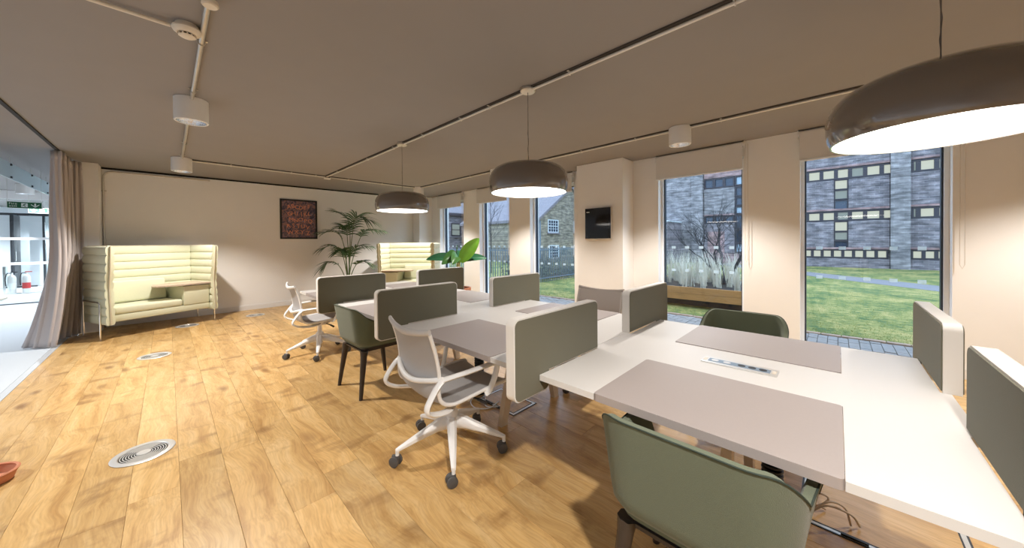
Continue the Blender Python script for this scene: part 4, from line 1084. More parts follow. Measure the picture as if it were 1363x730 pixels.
frond([(0, 0, 0.35), (0.04, -0.03, 0.7), (0.10, -0.1, 1.08), (0.28, -0.16, 1.30), (0.56, -0.2, 1.31)], 0.32, 0.55, 16)
frond([(0, 0, 0.35), (-0.01, -0.05, 0.7), (0.0, -0.12, 1.05), (0.03, -0.3, 1.25), (0.08, -0.5, 1.22)], 0.32, 0.55, 16)
frond([(0, 0, 0.35), (-0.08, 0, 0.6), (-0.20, -0.05, 0.88), (-0.38, -0.1, 0.96), (-0.52, -0.1, 0.85)], 0.28, 0.55, 14)
frond([(0, 0, 0.35), (0.06, -0.02, 0.6), (0.18, -0.05, 0.85), (0.34, -0.1, 0.98), (0.52, -0.1, 0.92)], 0.26, 0.6, 13)
frond([(0, 0, 0.35), (0.0, 0.04, 0.9), (-0.05, 0.08, 1.45), (-0.10, 0.12, 1.75), (-0.25, 0.2, 1.78)], 0.32, 0.62, 14)
# ------------------------------------------------------------------ corridor beyond the curtain
for i, (x, y) in enumerate(((-2.10, 12.45), (-2.6, 8.6), (-2.6, 4.6), (-2.4, 16.8), (-2.6, 0.6), (-4.2, 17.8), (-2.2, 20.45))):  # last two are added fill lamps for the far wall and glazed office
    o = copy_tree(dl)
    for c in list(o.children):
        if c.type == 'LIGHT': bpy.data.objects.remove(c, do_unlink=True)
    o.location = (x, y, HC)
    tag(o, ('white cylindrical ceiling spot above the hanging exit signs', 'white cylindrical ceiling spot over the carpet beside the hung glass strip', 'white cylindrical ceiling spot over the carpet across from the terracotta saucer', 'white cylindrical ceiling spot over the fire extinguishers', 'white cylindrical ceiling spot over the carpet beside the solid end wall', 'added fill spot brightening the plain wall next to the glazed office', 'added fill spot brightening the inside of the glazed office')[i], 'ceiling light', 'corridor ceiling spots')
    spot_lamp(o, 260.0 if y > 10 else 125.0, COOL, 2.5, 0.6)
# hung glass strip
e = empty('glass_baffle', (-1.60, 9.3, 0)); tag(e, 'frosted glass strip hung on thin cables from the dark ceiling', 'glass panel')
MB().box(-0.006, 0.006, -2.6, 2.6, 2.375, 2.610).build('pane', glass_mat('baffle_glass', (0.86, 0.94, 0.94), 0.16, frost=0.75), e, smooth=0)
for y in (-1.6, -0.55, 0.55, 1.6):
    b = MB().cyl((0, y, 2.60), (0, y, HC - 0.0005), 0.0025, n=6); b.build('hanger', M['steel'], e)
    for z in (2.40, 2.585): MB().rbox(-0.02, 0.02, y - 0.02, y + 0.02, z - 0.015, z + 0.015, 0.004).build('clamp', M['dark_frame'], e)
# exit signs
def exit_sign(loc, lab, flip):
    e = empty('exit_sign', loc); tag(e, lab, 'exit sign', 'hanging fire exit signs')
    w, h = 0.176, 0.057
    MB().box(-w, w, -0.006, 0.006, -h, h).build('rim', M['sign_white'], e, smooth=0)
    MB().box(-w + 0.006, w - 0.006, -0.0075, -0.0062, -h + 0.006, h - 0.006).build('green_face', M['sign_green'], e, smooth=0)
    mt = lambda x, z: Matrix.Translation((x, -0.008, z)) @ Matrix.Rotation(PI / 2, 4, 'X')
    sx = -1 if flip else 1
    text_mesh('word', 'Fire', 0.050, M['sign_white'], e, 0.0003, 'CENTER', mt(sx * -0.115, 0.021), 1.05)
    text_mesh('word', 'exit', 0.050, M['sign_white'], e, 0.0003, 'CENTER', mt(sx * -0.115, -0.018), 1.05)
    # doorway with running figure
    b = MB().box(sx * -0.002 - 0.032, sx * -0.002 + 0.032, -0.0085, -0.0078, -0.034, 0.034); b.build('doorway', M['sign_white'], e, smooth=0)
    g = MB(); ox = sx * -0.004
    g.lathe([(0.0, -0.0092), (0.006, -0.0092), (0.006, -0.0087), (0.0, -0.0087)], 12, (ox + 0.008, 0, 0.022), 'y')
    for (p, q, r) in (((0.004, 0.014), (-0.006, -0.004), 0.006), ((-0.006, -0.004), (-0.022, -0.014), 0.0045), ((-0.006, -0.004), (0.008, -0.014), 0.0045), ((0.008, -0.014), (0.006, -0.028), 0.004), ((0.004, 0.012), (0.018, 0.004), 0.0035), ((0.002, 0.012), (-0.014, 0.010), 0.0035)):
        d = Vector((q[0] - p[0], q[1] - p[1])); nrm = Vector((-d.y, d.x)).normalized() * r
        g.prism([(ox + p[0] + nrm.x, p[1] + nrm.y), (ox + p[0] - nrm.x, p[1] - nrm.y), (ox + q[0] - nrm.x, q[1] - nrm.y), (ox + q[0] + nrm.x, q[1] + nrm.y)], -0.0092, -0.0087, 'y')
    g.build('running_figure', M['sign_green'], e, smooth=0)
    a = MB(); ax = sx * 0.105
    a.prism([(ax - 0.009, 0.034), (ax - 0.009, -0.012), (ax + 0.009, -0.012), (ax + 0.009, 0.034)], -0.0085, -0.0078, 'y')
    a.prism([(ax, -0.036), (ax + 0.042, 0.006), (ax + 0.042, -0.000 + 0.022), (ax, -0.018), (ax - 0.042, 0.022), (ax - 0.042, 0.006)], -0.0086, -0.0079, 'y')
    a.build('arrow', M['sign_white'], e, smooth=0)
    for s in (-1, 1): MB().cyl((s * w * 0.96, 0, h), (s * w * 0.96, 0, HC - loc[2] - 0.0005), 0.0018, n=6).build('hanging_wire', M['steel'], e)
exit_sign((-1.693, 10.0, 2.083), 'green fire exit sign with words at left, hung on wires', False)
exit_sign((-1.98, 13.0, 2.185), 'green fire exit sign with the arrow first, hung farther down the corridor', True)
# glass partition with two white rails
e = empty('wall_glass', (0, 14.0, 0)); struct(e)
MB().box(-4.3, -0.985, -0.006, 0.006, 0.02, 2.5).build('pane', M['glass_clear'], e, smooth=0)
for z in (1.56, 0.965): MB().box(-4.3, -0.985, -0.016, -0.007, z - 0.03, z + 0.03).build('white_rail', M['white_trim'], e, smooth=0)
MB().box(-4.3, -0.985, -0.03, 0.03, 2.5, HC - 0.003).build('head_rail', M['white_trim'], e, smooth=0)
MB().box(-4.3, -0.985, -0.03, 0.03, 0.0, 0.02).build('floor_rail', M['dark_frame'], e, smooth=0)
struct(MB().box(-5.9, -4.3, 13.93, 14.07, 0, HC - 0.003).build('wall_corridor_stub', M['corr_wall'], smooth=0))
# far glazed meeting room
e = empty('glazed_office_front', (0, 19.9, 0)); tag(e, 'dark framed glazed office front with an open door down the corridor', 'glazed partition')
for (a, c, m_) in ((-5.9, -3.86, 'corr_wall'), (-3.86, -3.66, 'win_frame_light'), (-3.66, -3.50, 'dark_frame'), (-3.28, -3.02, 'corr_wall'), (-3.02, -2.97, 'dark_frame'), (-2.30, -2.26, 'dark_frame'), (-1.02, -0.985, 'dark_frame')):
    MB().box(a, c, -0.06, 0.06, 0.0, 2.42).build('upright', M[m_], e, smooth=0)
MB().box(-5.9, -0.985, -0.05, 0.05, 2.42, 2.50).build('head_rail', M['dark_frame'], e, smooth=0)
MB().box(-5.9, -0.985, -0.05, 0.05, 2.50, HC - 0.003).build('upper_panel', M['corr_wall'], e, smooth=0)
MB().box(-2.97, -2.30, -0.008, 0.008, 0.05, 2.42).build('pane', M['glass_clear'], e, smooth=0)
MB().box(-2.26, -1.02, -0.008, 0.008, 0.05, 2.42).build('pane', M['glass_clear'], e, smooth=0)
MB().box(-2.97, -1.02, -0.05, 0.05, 0.0, 0.05).build('floor_rail', M['dark_frame'], e, smooth=0)
dr = MB().box(-3.50, -3.46, -0.75, -0.062, 0.01, 2.40).build('open_door', M['dark_frame'], e, smooth=0)
MB().cyl((-3.45, -0.66, 0.9), (-3.45, -0.66, 1.2), 0.012, n=8).build('door_handle', M['chrome'], dr)
# fire extinguisher stand
e = empty('extinguisher_stand', (-3.22, 17.1, 0)); tag(e, 'chrome fire extinguisher stand with flat foot on the carpet', 'stand')
MB().box(-0.05, 0.62, -0.14, 0.14, 0.0, 0.014).build('foot_plate', M['chrome'], e, smooth=0)
MB().box(-0.05, 0.0, -0.10, 0.10, 0.014, 0.80).build('back_post', M['chrome'], e, smooth=0)
MB().box(0.0, 0.50, 0.06, 0.09, 0.17, 0.21).build('shelf_bar', M['dark_frame'], e, smooth=0)
for k, dx in enumerate((0.10, 0.34)):
    x, y = -3.22 + dx + 0.0, 16.99
    f = empty('fire_extinguisher', (x, y, 0)); tag(f, ('silver fire extinguisher standing next to the chrome post', 'silver fire extinguisher with red label, away from the post')[k], 'extinguisher', 'fire extinguishers')
    MB().lathe([(0.0, 0.0145), (0.07, 0.0145), (0.075, 0.03), (0.075, 0.46), (0.055, 0.53), (0.022, 0.56), (0.02, 0.62), (0.0, 0.62)], 20).build('cylinder', M['alu'], f)
    MB().lathe([(0.0752, 0.15), (0.0765, 0.15), (0.0765, 0.32), (0.0752, 0.32), (0.0752, 0.15)], 20, cap=False).build('label_band', M['red'] if k else M['sign_white'], f)
    MB().tube(smoothpath([(0, 0, 0.60), (-0.07, -0.03, 0.60), (-0.10, -0.04, 0.45), (-0.09, -0.05, 0.25)], 4), 0.011, 8).build('hose', M['black_plastic'], f)
    MB().box(-0.02, 0.10, -0.012, 0.012, 0.62, 0.645).build('lever', M['red'] if k else M['black_plastic'], f, smooth=0)
o = MB().rbox(-3.35, -2.95, 15.2, 15.7, 0.0, 0.05, 0.01).build('floor_mat', M['sofa_table']); tag(o, 'low pale mat on the grey carpet of the corridor', 'mat')

# ------------------------------------------------------------------ outdoors
GZ = -0.05
def lawn_mat():
    m, nt, b = node_mat('lawn'); N = nt.nodes; L = nt.links
    tc = N.new('ShaderNodeTexCoord'); n1 = N.new('ShaderNodeTexNoise'); n1.inputs['Scale'].default_value = 0.9; n1.inputs['Detail'].default_value = 8; n1.inputs['Roughness'].default_value = 0.7
    L.new(tc.outputs['Object'], n1.inputs['Vector']); cr = N.new('ShaderNodeValToRGB'); e = cr.color_ramp.elements
    e[0].position = 0.35; e[0].color = (0.055, 0.11, 0.03, 1); e[1].position = 0.66; e[1].color = (0.42, 0.32, 0.11, 1); e.new(0.5).color = (0.21, 0.21, 0.05, 1)
    n2 = N.new('ShaderNodeTexNoise'); n2.inputs['Scale'].default_value = 7.0; n2.inputs['Detail'].default_value = 6; n2.inputs['Roughness'].default_value = 0.75; L.new(tc.outputs['Object'], n2.inputs['Vector'])
    mm = N.new('ShaderNodeMath'); mm.operation = 'MULTIPLY_ADD'; mm.inputs[1].default_value = 0.9; mm.inputs[2].default_value = -0.45; L.new(n2.outputs['Fac'], mm.inputs[0])
    aa = N.new('ShaderNodeMath'); aa.operation = 'ADD'; L.new(n1.outputs['Fac'], aa.inputs[0]); L.new(mm.outputs[0], aa.inputs[1])
    L.new(aa.outputs[0], cr.inputs['Fac']); L.new(cr.outputs['Color'], b.inputs['Base Color']); b.inputs['Roughness'].default_value = 1.0
    return m
M['lawn'] = lawn_mat()
M['paver'] = mat('grey_paver', (0.27, 0.235, 0.215), 0.9, noise=0.35, nscale=6)
M['joint'] = mat('sand_joint', (0.148, 0.141, 0.133), 1.0)
M['edging'] = mat('brick_edging', (0.385, 0.244, 0.17), 0.9, noise=0.25, nscale=8)
M['path'] = mat('path_tarmac', (0.24, 0.21, 0.21), 0.9, noise=0.15, nscale=6)
M['brickA'] = brick_mat('purple_grey_brick', (0.244, 0.196, 0.2), (0.156, 0.13, 0.141), (0.296, 0.267, 0.267))
M['brickA2'] = brick_mat('pale_grey_brick', (0.274, 0.237, 0.23), (0.2, 0.174, 0.174), (0.296, 0.267, 0.267))
M['brickP'] = brick_mat('pink_course', (0.341, 0.2, 0.178), (0.281, 0.163, 0.156), (0.296, 0.244, 0.237), bh=0.11)
M['brickH'] = brick_mat('yellow_stock_brick', (0.311, 0.252, 0.178), (0.23, 0.185, 0.141), (0.326, 0.296, 0.252), plane='xz')
M['brickH2'] = brick_mat('mauve_house_brick', (0.252, 0.207, 0.215), (0.2, 0.163, 0.178), (0.281, 0.252, 0.252), plane='xz')
M['roof'] = mat('slate_roof', (0.222, 0.185, 0.193), 0.8, noise=0.2, nscale=5)
M['frame_dark'] = mat('dark_brown_window_frame', (0.033, 0.024, 0.03), 0.5)
M['frame_white'] = mat('white_sash_frame', (0.607, 0.622, 0.637), 0.5)
M['lit'] = emis('lit_office', (0.88, 0.86, 0.68), 0.34, 0.08)
M['lit2'] = emis('lit_office_dim', (0.70, 0.78, 0.70), 0.17, 0.08)
M['unlit'] = mat('dark_pane', (0.037, 0.048, 0.074), 0.08)
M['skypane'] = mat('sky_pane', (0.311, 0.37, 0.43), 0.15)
M['rail'] = mat('steel_railing', (0.148, 0.185, 0.222), 0.5)
M['timber'] = mat('weathered_timber', (0.50, 0.23, 0.075), 0.8, noise=0.3, nscale=5, stretch=(1, 1, 8))
M['bark'] = mat('dark_bark', (0.041, 0.033, 0.033), 0.9, noise=0.3, nscale=20)
M['drygrass'] = mat('dry_grass', (0.74, 0.66, 0.53), 0.9, noise=0.3, nscale=3, spec=0.1)
M['greengrass'] = mat('grass_blade', (0.24, 0.26, 0.06), 0.9, noise=0.3, nscale=2, spec=0.1)

struct(MB().box(6.9, 60, -40, 60, -0.3, GZ).build('ground_lawn', M['lawn'], smooth=0))
pv = struct(MB().box(5.70, 6.80, -12, 20, -0.3, GZ - 0.02).build('ground_paving', M['joint'], smooth=0))
b = MB(); y = -4.0; row = 0
while y < 9.0:
    x = 5.705 - (0.08 if row % 2 else 0)
    while x < 6.79:
        x0 = max(x, 5.705); x1 = min(x + 0.158, 6.795)
        if x1 - x0 > 0.02: b.box(x0, x1, y, y + 0.098, GZ - 0.03, GZ + random.uniform(-0.004, 0.003))
        x += 0.165
    y += 0.105; row += 1
o = b.build('paver_field', M['paver'], pv, smooth=0); o['kind'] = 'stuff'
edg = struct(MB().box(6.795, 6.90, -12, 20, -0.3, GZ - 0.01).build('ground_edging', M['joint'], smooth=0))
eb = None
for k in range(44):
    y = -1.7 + k * 0.22
    if eb is None: eb = MB().box(6.80, 6.895, -0.104, 0.104, GZ - 0.02, GZ + 0.012).build('edging_brick', M['edging'], edg, smooth=0); eb.location = (0, y, 0)
    else: link_copy(eb, edg, (0, y, random.uniform(-0.006, 0.004)))
# path across the lawn
dirp = Vector((-3.22, -2.86)).normalized(); nrmp = Vector((dirp.y, -dirp.x))
a0 = Vector((17.48, 0.86)); w = 1.25
if nrmp.x < 0: nrmp = -nrmp
q = [a0 - dirp * 14, a0 + dirp * 13, a0 + dirp * 13 + nrmp * w, a0 - dirp * 14 + nrmp * w]
struct(MB().prism([(v.x, v.y) for v in q], GZ - 0.05, GZ + 0.006).build('ground_path', M['path'], smooth=0))
# grass blades near the windows
b = MB()
for k in range(26000):
    x = 6.92 + (random.random() ** 1.6) * 7.5; y = x * random.uniform(-0.22, 1.0)
    if 7.6 < x < 9.95 and 0.85 < y < 4.45: continue
    a = random.uniform(0, PI); h = random.uniform(0.010, 0.028); wd = 0.003
    dx, dy = math.cos(a) * wd, math.sin(a) * wd; lx, ly = random.uniform(-.02, .02), random.uniform(-.02, .02)
    k0 = len(b.v); b.v += [(x - dx, y - dy, GZ - 0.002), (x + dx, y + dy, GZ - 0.002), (x + lx, y + ly, GZ + h)]; b.f.append((k0, k0 + 1, k0 + 2))
o = b.build('lawn_grass', M['greengrass'], smooth=0, fix=False); tag(o, 'short green grass of the lawn outside the windows', 'grass', kind='stuff')

# brick office building across the lawn: facade in the plane x = XA
XA = 23.6
e = empty('brick_office_block', (XA, -1.0, GZ)); tag(e, 'purple-grey brick office block with lit strip windows across the lawn', 'building')
def L3(y, z): return (y + 1.0, z - GZ)
def bx(name, y0, y1, z0, z1, d0, d1, m_, par=None):
    a, za = L3(y0, z0); c, zb_ = L3(y1, z1)
    return MB().box(d0, d1, min(a, c), max(a, c), za, zb_).build(name, m_, par or e, smooth=0)
bx('wall', -14, 6.68, GZ - 0.2, 9.0, 0.12, 6.0, M['brickA'])
bx('wall', 6.68, 12.0, GZ - 0.2, 9.0, -0.05, 6.0, M['brickA2'])
# spandrel panels of brick standing proud between the window bands
for (y0, y1) in ((3.3, -1.78), (-2.42, -9.5)):
    for (z0, z1) in ((2.80, 4.36), (0.86, 2.26), (4.95, 6.6), (GZ, 0.40)):
        if (y0, z0) == (3.3, 2.80): 
            bx('spandrel', 3.3, 0.11, z0, z1, 0.0, 0.12, M['brickA']); bx('spandrel', -0.42, -1.78, z0, z1, 0.0, 0.12, M['brickA'])
        elif (y0, z0) == (3.3, 0.86):
            bx('spandrel', 3.3, 0.11, z0, z1, 0.0, 0.12, M['brickA']); bx('spandrel', -0.42, -1.78, z0, z1, 0.0, 0.12, M['brickA'])
        else: bx('spandrel', y0, y1, z0, z1, 0.0, 0.12, M['brickA'])
    for zb_ in (2.80, 0.86, 4.95): bx('pink_sill_course', y0, y1, zb_, zb_ + 0.10, -0.03, 0.0, M['brickP'])
bx('pier', -1.80, -2.40, GZ, 9.0, -0.22, 0.12, M['brickA2'])
bx('pier', 6.05, 6.68, GZ, 9.0, -0.20, 0.12, M['brickA2'])
bx('spandrel', 4.38, 6.0, 2.92, 4.55, 0.0, 0.12, M['brickA2']); bx('spandrel', 4.38, 6.0, 0.6, 2.38, 0.0, 0.12, M['brickA']); bx('spandrel', 3.4, 6.0, 5.2, 6.6, 0.0, 0.12, M['brickP']); bx('pink_sill_course', 4.38, 6.0, 2.88, 2.96, -0.03, 0.0, M['brickP'])
bx('spandrel', 3.4, 6.0, GZ, 0.55, 0.0, 0.12, M['brickP'])
def win(y0, y1, z0, z1, pane, fr=0.075, dep=0.10):
    a, za = L3(y0, z0); c, zb_ = L3(y1, z1); lo, hi = min(a, c), max(a, c)
    f = MB(); f.box(0.03, 0.119, lo, lo + fr, za, zb_); f.box(0.03, 0.119, hi - fr, hi, za, zb_); f.box(0.03, 0.119, lo + fr, hi - fr, za, za + fr); f.box(0.03, 0.119, lo + fr, hi - fr, zb_ - fr, zb_)
    o = f.build('window', M['frame_dark'], e, smooth=0)
    MB().box(0.09, 0.115, lo + fr, hi - fr, za + fr, zb_ - fr).build('pane', pane, o, smooth=0)
for (z0, z1) in ((4.38, 4.93), (2.28, 2.78)):
    y = 3.2
    for k, w_ in enumerate((0.52, 0.52, 0.52, 0.52, 0.55, 0.54, 0.50, 0.52, 0.54, 0.36)):
        win(y, y - w_, z0, z1, M['lit'] if (k * 3 + int(z0)) % 5 else M['lit2']); y -= w_
    y = -2.44
    for k, w_ in enumerate((0.20, 0.52, 0.52, 0.52, 0.52, 0.52, 0.52, 0.52, 0.52, 0.52, 0.52, 0.52)):
        win(y, y - w_, z0, z1, M['lit'] if k % 4 else M['lit2']); y -= w_
y = 3.2
for k in range(13): win(y, y - 0.38, 0.42, 0.84, M['lit'], 0.06); y -= 0.38
y = -2.44
for k in range(14): win(y, y - 0.36, 0.42, 0.84, M['lit'], 0.06); y -= 0.36
for (z0, z1, m_) in ((3.86, 4.36, 'lit'), (3.36, 3.84, 'lit2'), (2.82, 3.34, 'unlit'), (1.75, 2.26, 'lit'), (1.30, 1.74, 'lit2'), (0.87, 1.28, 'unlit')):
    win(0.10, -0.41, z0, z1, M[m_], 0.045)
for k in range(3): win(6.0 - k * 0.54, 6.0 - (k + 1) * 0.54, 4.58, 5.18, M['unlit']); win(6.0 - k * 0.54, 6.0 - (k + 1) * 0.54, 2.40, 2.86, M['unlit'])
for k, (z0, z1) in enumerate(((4.6, 5.18), (3.95, 4.55), (3.4, 3.93), (2.9, 3.38), (2.0, 2.86), (1.2, 1.98), (0.6, 1.18))): win(4.36, 3.4, z0, z1, M['unlit'] if k % 3 else M['skypane'])
bx('low_annex', 7.36, 10.5, GZ, 2.52, -2.5, -0.05, M['brickA'])
bx('annex_coping', 7.30, 10.5, 2.52, 2.60, -2.56, -0.05, M['frame_white'])
bx('door', 4.9, 5.8, GZ, 1.9, -0.02, 0.10, M['brickP'])

# gabled stock-brick house
e = empty('gabled_house', (20.6, 14.0, GZ)); tag(e, 'yellow brick gabled house with white sash windows beyond the railing', 'building')
g = [(-3.65, -0.2), (3.65, -0.2), (3.65, 2.88), (0.0, 5.30), (-3.65, 2.88)]
MB().prism(g, 0.0, 8.0, 'y').build('wall', M['brickH'], e, smooth=0)
rf = MB(); t = 0.16
for s in (-1, 1): rf.prism([(s * 3.85, 2.75), (0, 5.30), (0, 5.30 + t * 1.2), (s * 3.85, 2.75 + t * 1.2)], -0.18, 8.2, 'y')
rf.build('roof', M['roof'], e, smooth=0)
def sash(x0, x1, z0, z1, par, y=0.0):
    f = MB(); fr = 0.07
    f.box(x0, x1, y - 0.04, y - 0.001, z0, z0 + fr); f.box(x0, x1, y - 0.04, y - 0.001, z1 - fr, z1); f.box(x0, x0 + fr, y - 0.04, y - 0.001, z0 + fr, z1 - fr); f.box(x1 - fr, x1, y - 0.04, y - 0.001, z0 + fr, z1 - fr)
    for k in range(1, 4): x = x0 + fr + (x1 - x0 - 2 * fr) * k / 4; f.box(x - 0.018, x + 0.018, y - 0.032, y - 0.001, z0 + fr, z1 - fr)
    zm = (z0 + z1) / 2; f.box(x0 + fr, x1 - fr, y - 0.045, y - 0.03, zm - 0.03, zm + 0.03)
    for zz in ((z0 + fr + zm) / 2, (z1 - fr + zm) / 2): f.box(x0 + fr, x1 - fr, y - 0.0305, y - 0.002, zz - 0.014, zz + 0.014)
    o = f.build('window', M['frame_white'], par, smooth=0)
    MB().box(x0 + fr, x1 - fr, y - 0.012, y - 0.0005, z0 + fr, z1 - fr).build('pane', M['unlit'], o, smooth=0)
    MB().box(x0 - 0.08, x1 + 0.08, y - 0.12, y - 0.001, z0 - 0.10, z0 - 0.002).build('sill', M['roof'], o, smooth=0)
sash(-2.70, -1.52, 2.03, 2.93, e); sash(-2.60, -1.48, 0.25, 1.18, e); sash(0.4, 1.5, 2.03, 2.93, e); sash(0.4, 1.5, 0.25, 1.18, e)
MB().cyl((-3.58, -0.06, -0.05), (-3.58, -0.06, 2.8), 0.05, n=8).build('downpipe', M['rail'], e)

# long mews house
e = empty('mews_house', (20.0, 24.0, GZ)); tag(e, 'mauve brick mews house with slate roof and dormers behind the corner windows', 'building')
MB().box(-9.0, 13.0, 0.0, 7.0, -0.3, 3.9).build('wall', M['brickH2'], e, smooth=0)
MB().prism([(-0.35, 3.80), (3.5, 6.9), (7.35, 3.80), (7.35, 4.0), (3.5, 7.1), (-0.35, 4.0)], -9.2, 13.2, 'x').build('roof', M['roof'], e, smooth=0)
MB().box(-9.2, 13.2, -0.42, -0.30, 3.72, 3.92).build('gutter', M['frame_dark'], e, smooth=0)
for (x0, x1) in ((-7.6, -6.6), (-2.85, -1.85), (1.25, 2.5), (5.2, 6.3), (8.6, 9.7)):
    f = MB(); z0, z1, fr = 1.98, 3.10, 0.09
    f.box(x0, x1, -0.05, -0.001, z0, z0 + fr); f.box(x0, x1, -0.05, -0.001, z1 - fr, z1); f.box(x0, x0 + fr, -0.05, -0.001, z0 + fr, z1 - fr); f.box(x1 - fr, x1, -0.05, -0.001, z0 + fr, z1 - fr); f.box(x0 + fr, x1 - fr, -0.045, -0.001, 2.5, 2.56)
    o = f.build('window', M['frame_dark'], e, smooth=0); MB().box(x0 + fr, x1 - fr, -0.02, -0.0005, z0 + fr, z1 - fr).build('pane', M['lit2'] if x0 < 3 else M['skypane'], o, smooth=0)
    MB().box(x0 - 0.1, x1 + 0.1, -0.12, -0.001, z0 - 0.14, z0 - 0.02).build('sill', M['roof'], o, smooth=0)
for x0 in (-3.3, 1.0, 6.0):
    d = MB().box(x0, x0 + 0.9, 0.5, 1.6, 4.3, 5.3).build('dormer', M['frame_dark'], e, smooth=0)
    MB().box(x0 + 0.1, x0 + 0.8, 0.47, 0.499, 4.4, 5.2).build('dormer_pane', M['skypane'], d, smooth=0)
    MB().box(x0 - 0.1, x0 + 1.0, 0.4, 1.7, 5.3, 5.4).build('dormer_roof', M['frame_white'], d, smooth=0)

# steel railing in two runs
def railing(p0, p1, lab, n):
    d = Vector((p1[0] - p0[0], p1[1] - p0[1])); ln = d.length
    e = empty('steel_railing', (p0[0], p0[1], GZ), math.atan2(d.y, d.x)); tag(e, lab, 'railing', 'steel railings')
    for z in (0.12, 1.12): MB().box(0, ln, -0.02, 0.02, z, z + 0.035).build('rail', M['rail'], e, smooth=0)
    pr = None
    for k in range(n):
        x = 0.02 + (ln - 0.04) * k / (n - 1)
        if pr is None: pr = MB().box(-0.011, 0.011, -0.011, 0.011, 0.0, 1.22).build('bar', M['rail'], e, smooth=0); pr.location = (x, 0, 0)
        else: link_copy(pr, e, (x, 0, 0))
railing((8.3, 7.42), (15.5, 7.42), 'blue-grey steel railing in front of the gabled brick house', 66)
railing((8.28, 7.46), (7.3, 14.5), 'blue-grey steel railing in front of the mews house', 64)
# hedge strip behind the railing
M['shrub'] = mat('brown_shrub', (0.23, 0.20, 0.14), 1.0, noise=0.5, nscale=9)
b = MB()
for k in range(9000):
    x = random.uniform(8.2, 15.5); y = 7.75 + random.random() * 0.8; z = GZ + random.random() ** 1.4 * 0.75
    a = random.uniform(0, 2 * PI); l = random.uniform(0.04, 0.10); dz = random.uniform(-0.03, 0.09)
    k0 = len(b.v); b.v += [(x, y, z), (x + l * math.cos(a), y + l * math.sin(a), z + dz), (x + l * 0.5 * math.cos(a + 0.8), y + l * 0.5 * math.sin(a + 0.8), z + dz + 0.02)]; b.f.append((k0, k0 + 1, k0 + 2))
o = b.build('shrub_border', M['shrub'], smooth=0, fix=False); tag(o, 'brown winter shrub border behind the steel railing', 'shrubs', kind='stuff')

# timber planter with grasses and a bare tree
PX0, PX1, PY0, PY1 = 7.66, 9.9, 0.9, 4.4
e = empty('timber_planter', ((PX0 + PX1) / 2, (PY0 + PY1) / 2, GZ)); tag(e, 'low timber planter with overhanging sides on the lawn', 'planter')
hx, hy = (PX1 - PX0) / 2, (PY1 - PY0) / 2
MB().box(-hx + 0.35, hx - 0.35, -hy + 0.3, hy - 0.3, 0.0, 0.22).build('plinth', M['frame_dark'], e, smooth=0)
for k in range(2):
    for s in (-1, 1):
        MB().box(min(s * hx, s * (hx - 0.05)), max(s * hx, s * (hx - 0.05)), -hy, hy, 0.17 + k * 0.135, 0.30 + k * 0.135).build('plank', M['timber'], e, smooth=0)
        MB().box(-hx + 0.05, hx - 0.05, min(s * hy, s * (hy - 0.05)), max(s * hy, s * (hy - 0.05)), 0.17 + k * 0.135, 0.30 + k * 0.135).build('plank', M['timber'], e, smooth=0)
MB().box(-hx + 0.051, hx - 0.051, -hy + 0.051, hy - 0.051, 0.221, 0.40).build('soil', M['soil'], e, smooth=0)
b = MB()
for k in range(90):
    cx, cy = random.uniform(PX0 + 0.2, PX1 - 0.2), random.uniform(PY0 + 0.15, PY1 - 0.15); hh = random.uniform(0.45, 0.95)
    for q in range(26):
        a = random.uniform(0, 2 * PI); h = hh * random.uniform(0.6, 1.05); l = h * random.uniform(0.08, 0.42); wd = random.uniform(0.0025, 0.005); ax, ay = -math.sin(a) * wd, math.cos(a) * wd
        z0 = GZ + 0.40; px = cx + random.uniform(-.05, .05); py = cy + random.uniform(-.05, .05); k0 = len(b.v)
        m1 = (px + l * 0.35 * math.cos(a), py + l * 0.35 * math.sin(a), z0 + h * 0.62); m2 = (px + l * math.cos(a), py + l * math.sin(a), z0 + h)
        b.v += [(px - ax, py - ay, z0), (px + ax, py + ay, z0), (m1[0] - ax, m1[1] - ay, m1[2]), (m1[0] + ax, m1[1] + ay, m1[2]), m2]
        b.f += [(k0, k0 + 1, k0 + 3, k0 + 2), (k0 + 2, k0 + 3, k0 + 4)]
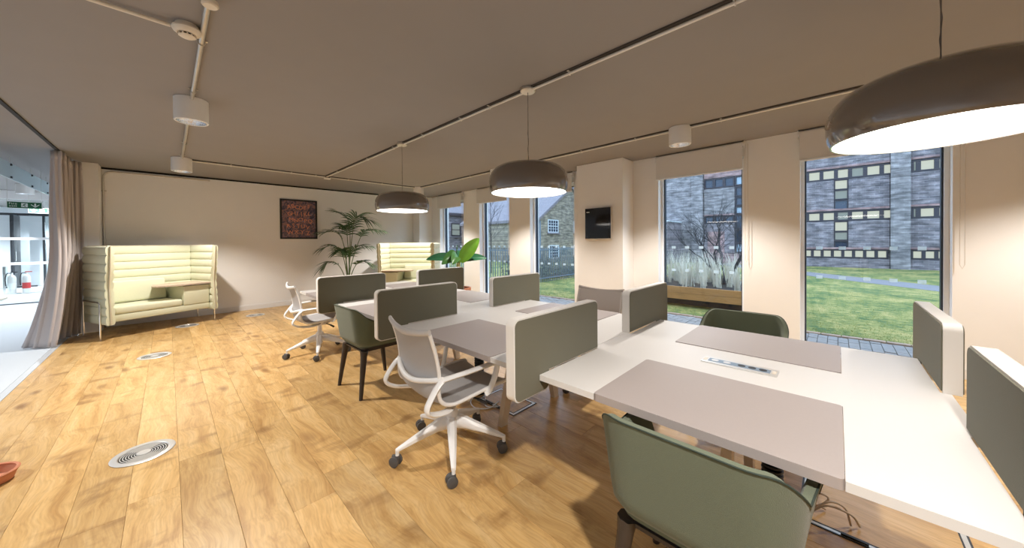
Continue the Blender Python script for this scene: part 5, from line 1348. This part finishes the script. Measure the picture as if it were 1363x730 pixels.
o = b.build('ornamental_grass', M['drygrass'], smooth=0, fix=False); tag(o, 'pale dry ornamental grasses growing in the timber planter', 'grass', kind='stuff')
def tree(name, loc, h, lab, seed, n0=4, trunk=0.05, spread=0.9, bole=0.2):
    rnd = random.Random(seed); b = MB()
    def branch(p, d, l, r, dep):
        pts = [p]; q = p.copy(); dd = d.copy()
        for k in range(4):
            dd = (dd + Vector((rnd.uniform(-.22, .22), rnd.uniform(-.22, .22), rnd.uniform(-.08, .20)))).normalized(); q = q + dd * (l / 4); pts.append(q.copy())
        b.tube(pts, [r * (1 - 0.13 * k) for k in range(5)], 5)
        if dep <= 0: return
        for k in range(3 if dep > 1 else 3):
            i = rnd.choice((2, 3, 4)) if k else 4
            nd = (dd + Vector((rnd.uniform(-1, 1), rnd.uniform(-1, 1), rnd.uniform(-0.2, 0.7))) * spread * 0.75).normalized()
            branch(pts[i], nd, l * rnd.uniform(0.55, 0.8), r * 0.58, dep - 1)
    base = Vector((0, 0, 0))
    if n0 > 1:
        for k in range(n0):
            a = 2 * PI * k / n0 + rnd.uniform(-.3, .3); branch(base + Vector((0.03 * math.cos(a), 0.03 * math.sin(a), 0)), Vector((0.5 * math.cos(a), 0.5 * math.sin(a), 1)).normalized(), h * 0.42, trunk, 4)
    else:
        b.tube([base, Vector((0.02, 0.01, h * 0.35)), Vector((0, 0, h))], [trunk, trunk * 0.75, trunk * 0.15], 7)
        for k in range(26):
            z = h * (0.38 + 0.58 * k / 26); a = rnd.uniform(0, 2 * PI); branch(Vector((0, 0, z)), Vector((math.cos(a), math.sin(a), 0.75)).normalized(), (h - z) * 0.42 + 0.12, trunk * 0.25, 1)
    o = b.build(name, M['bark'], smooth=60, fix=False); o.location = loc; tag(o, lab, 'tree'); return o
tree('bare_tree', (8.95, 1.86, GZ + 0.395), 1.85, 'leafless multi-stemmed tree growing in the timber planter', 11, 5, 0.026, 0.9)
tree('young_tree', (10.35, 11.4, GZ), 3.7, 'slender leafless young tree with one stem before the mews house', 5, 1, 0.035, 0.7)
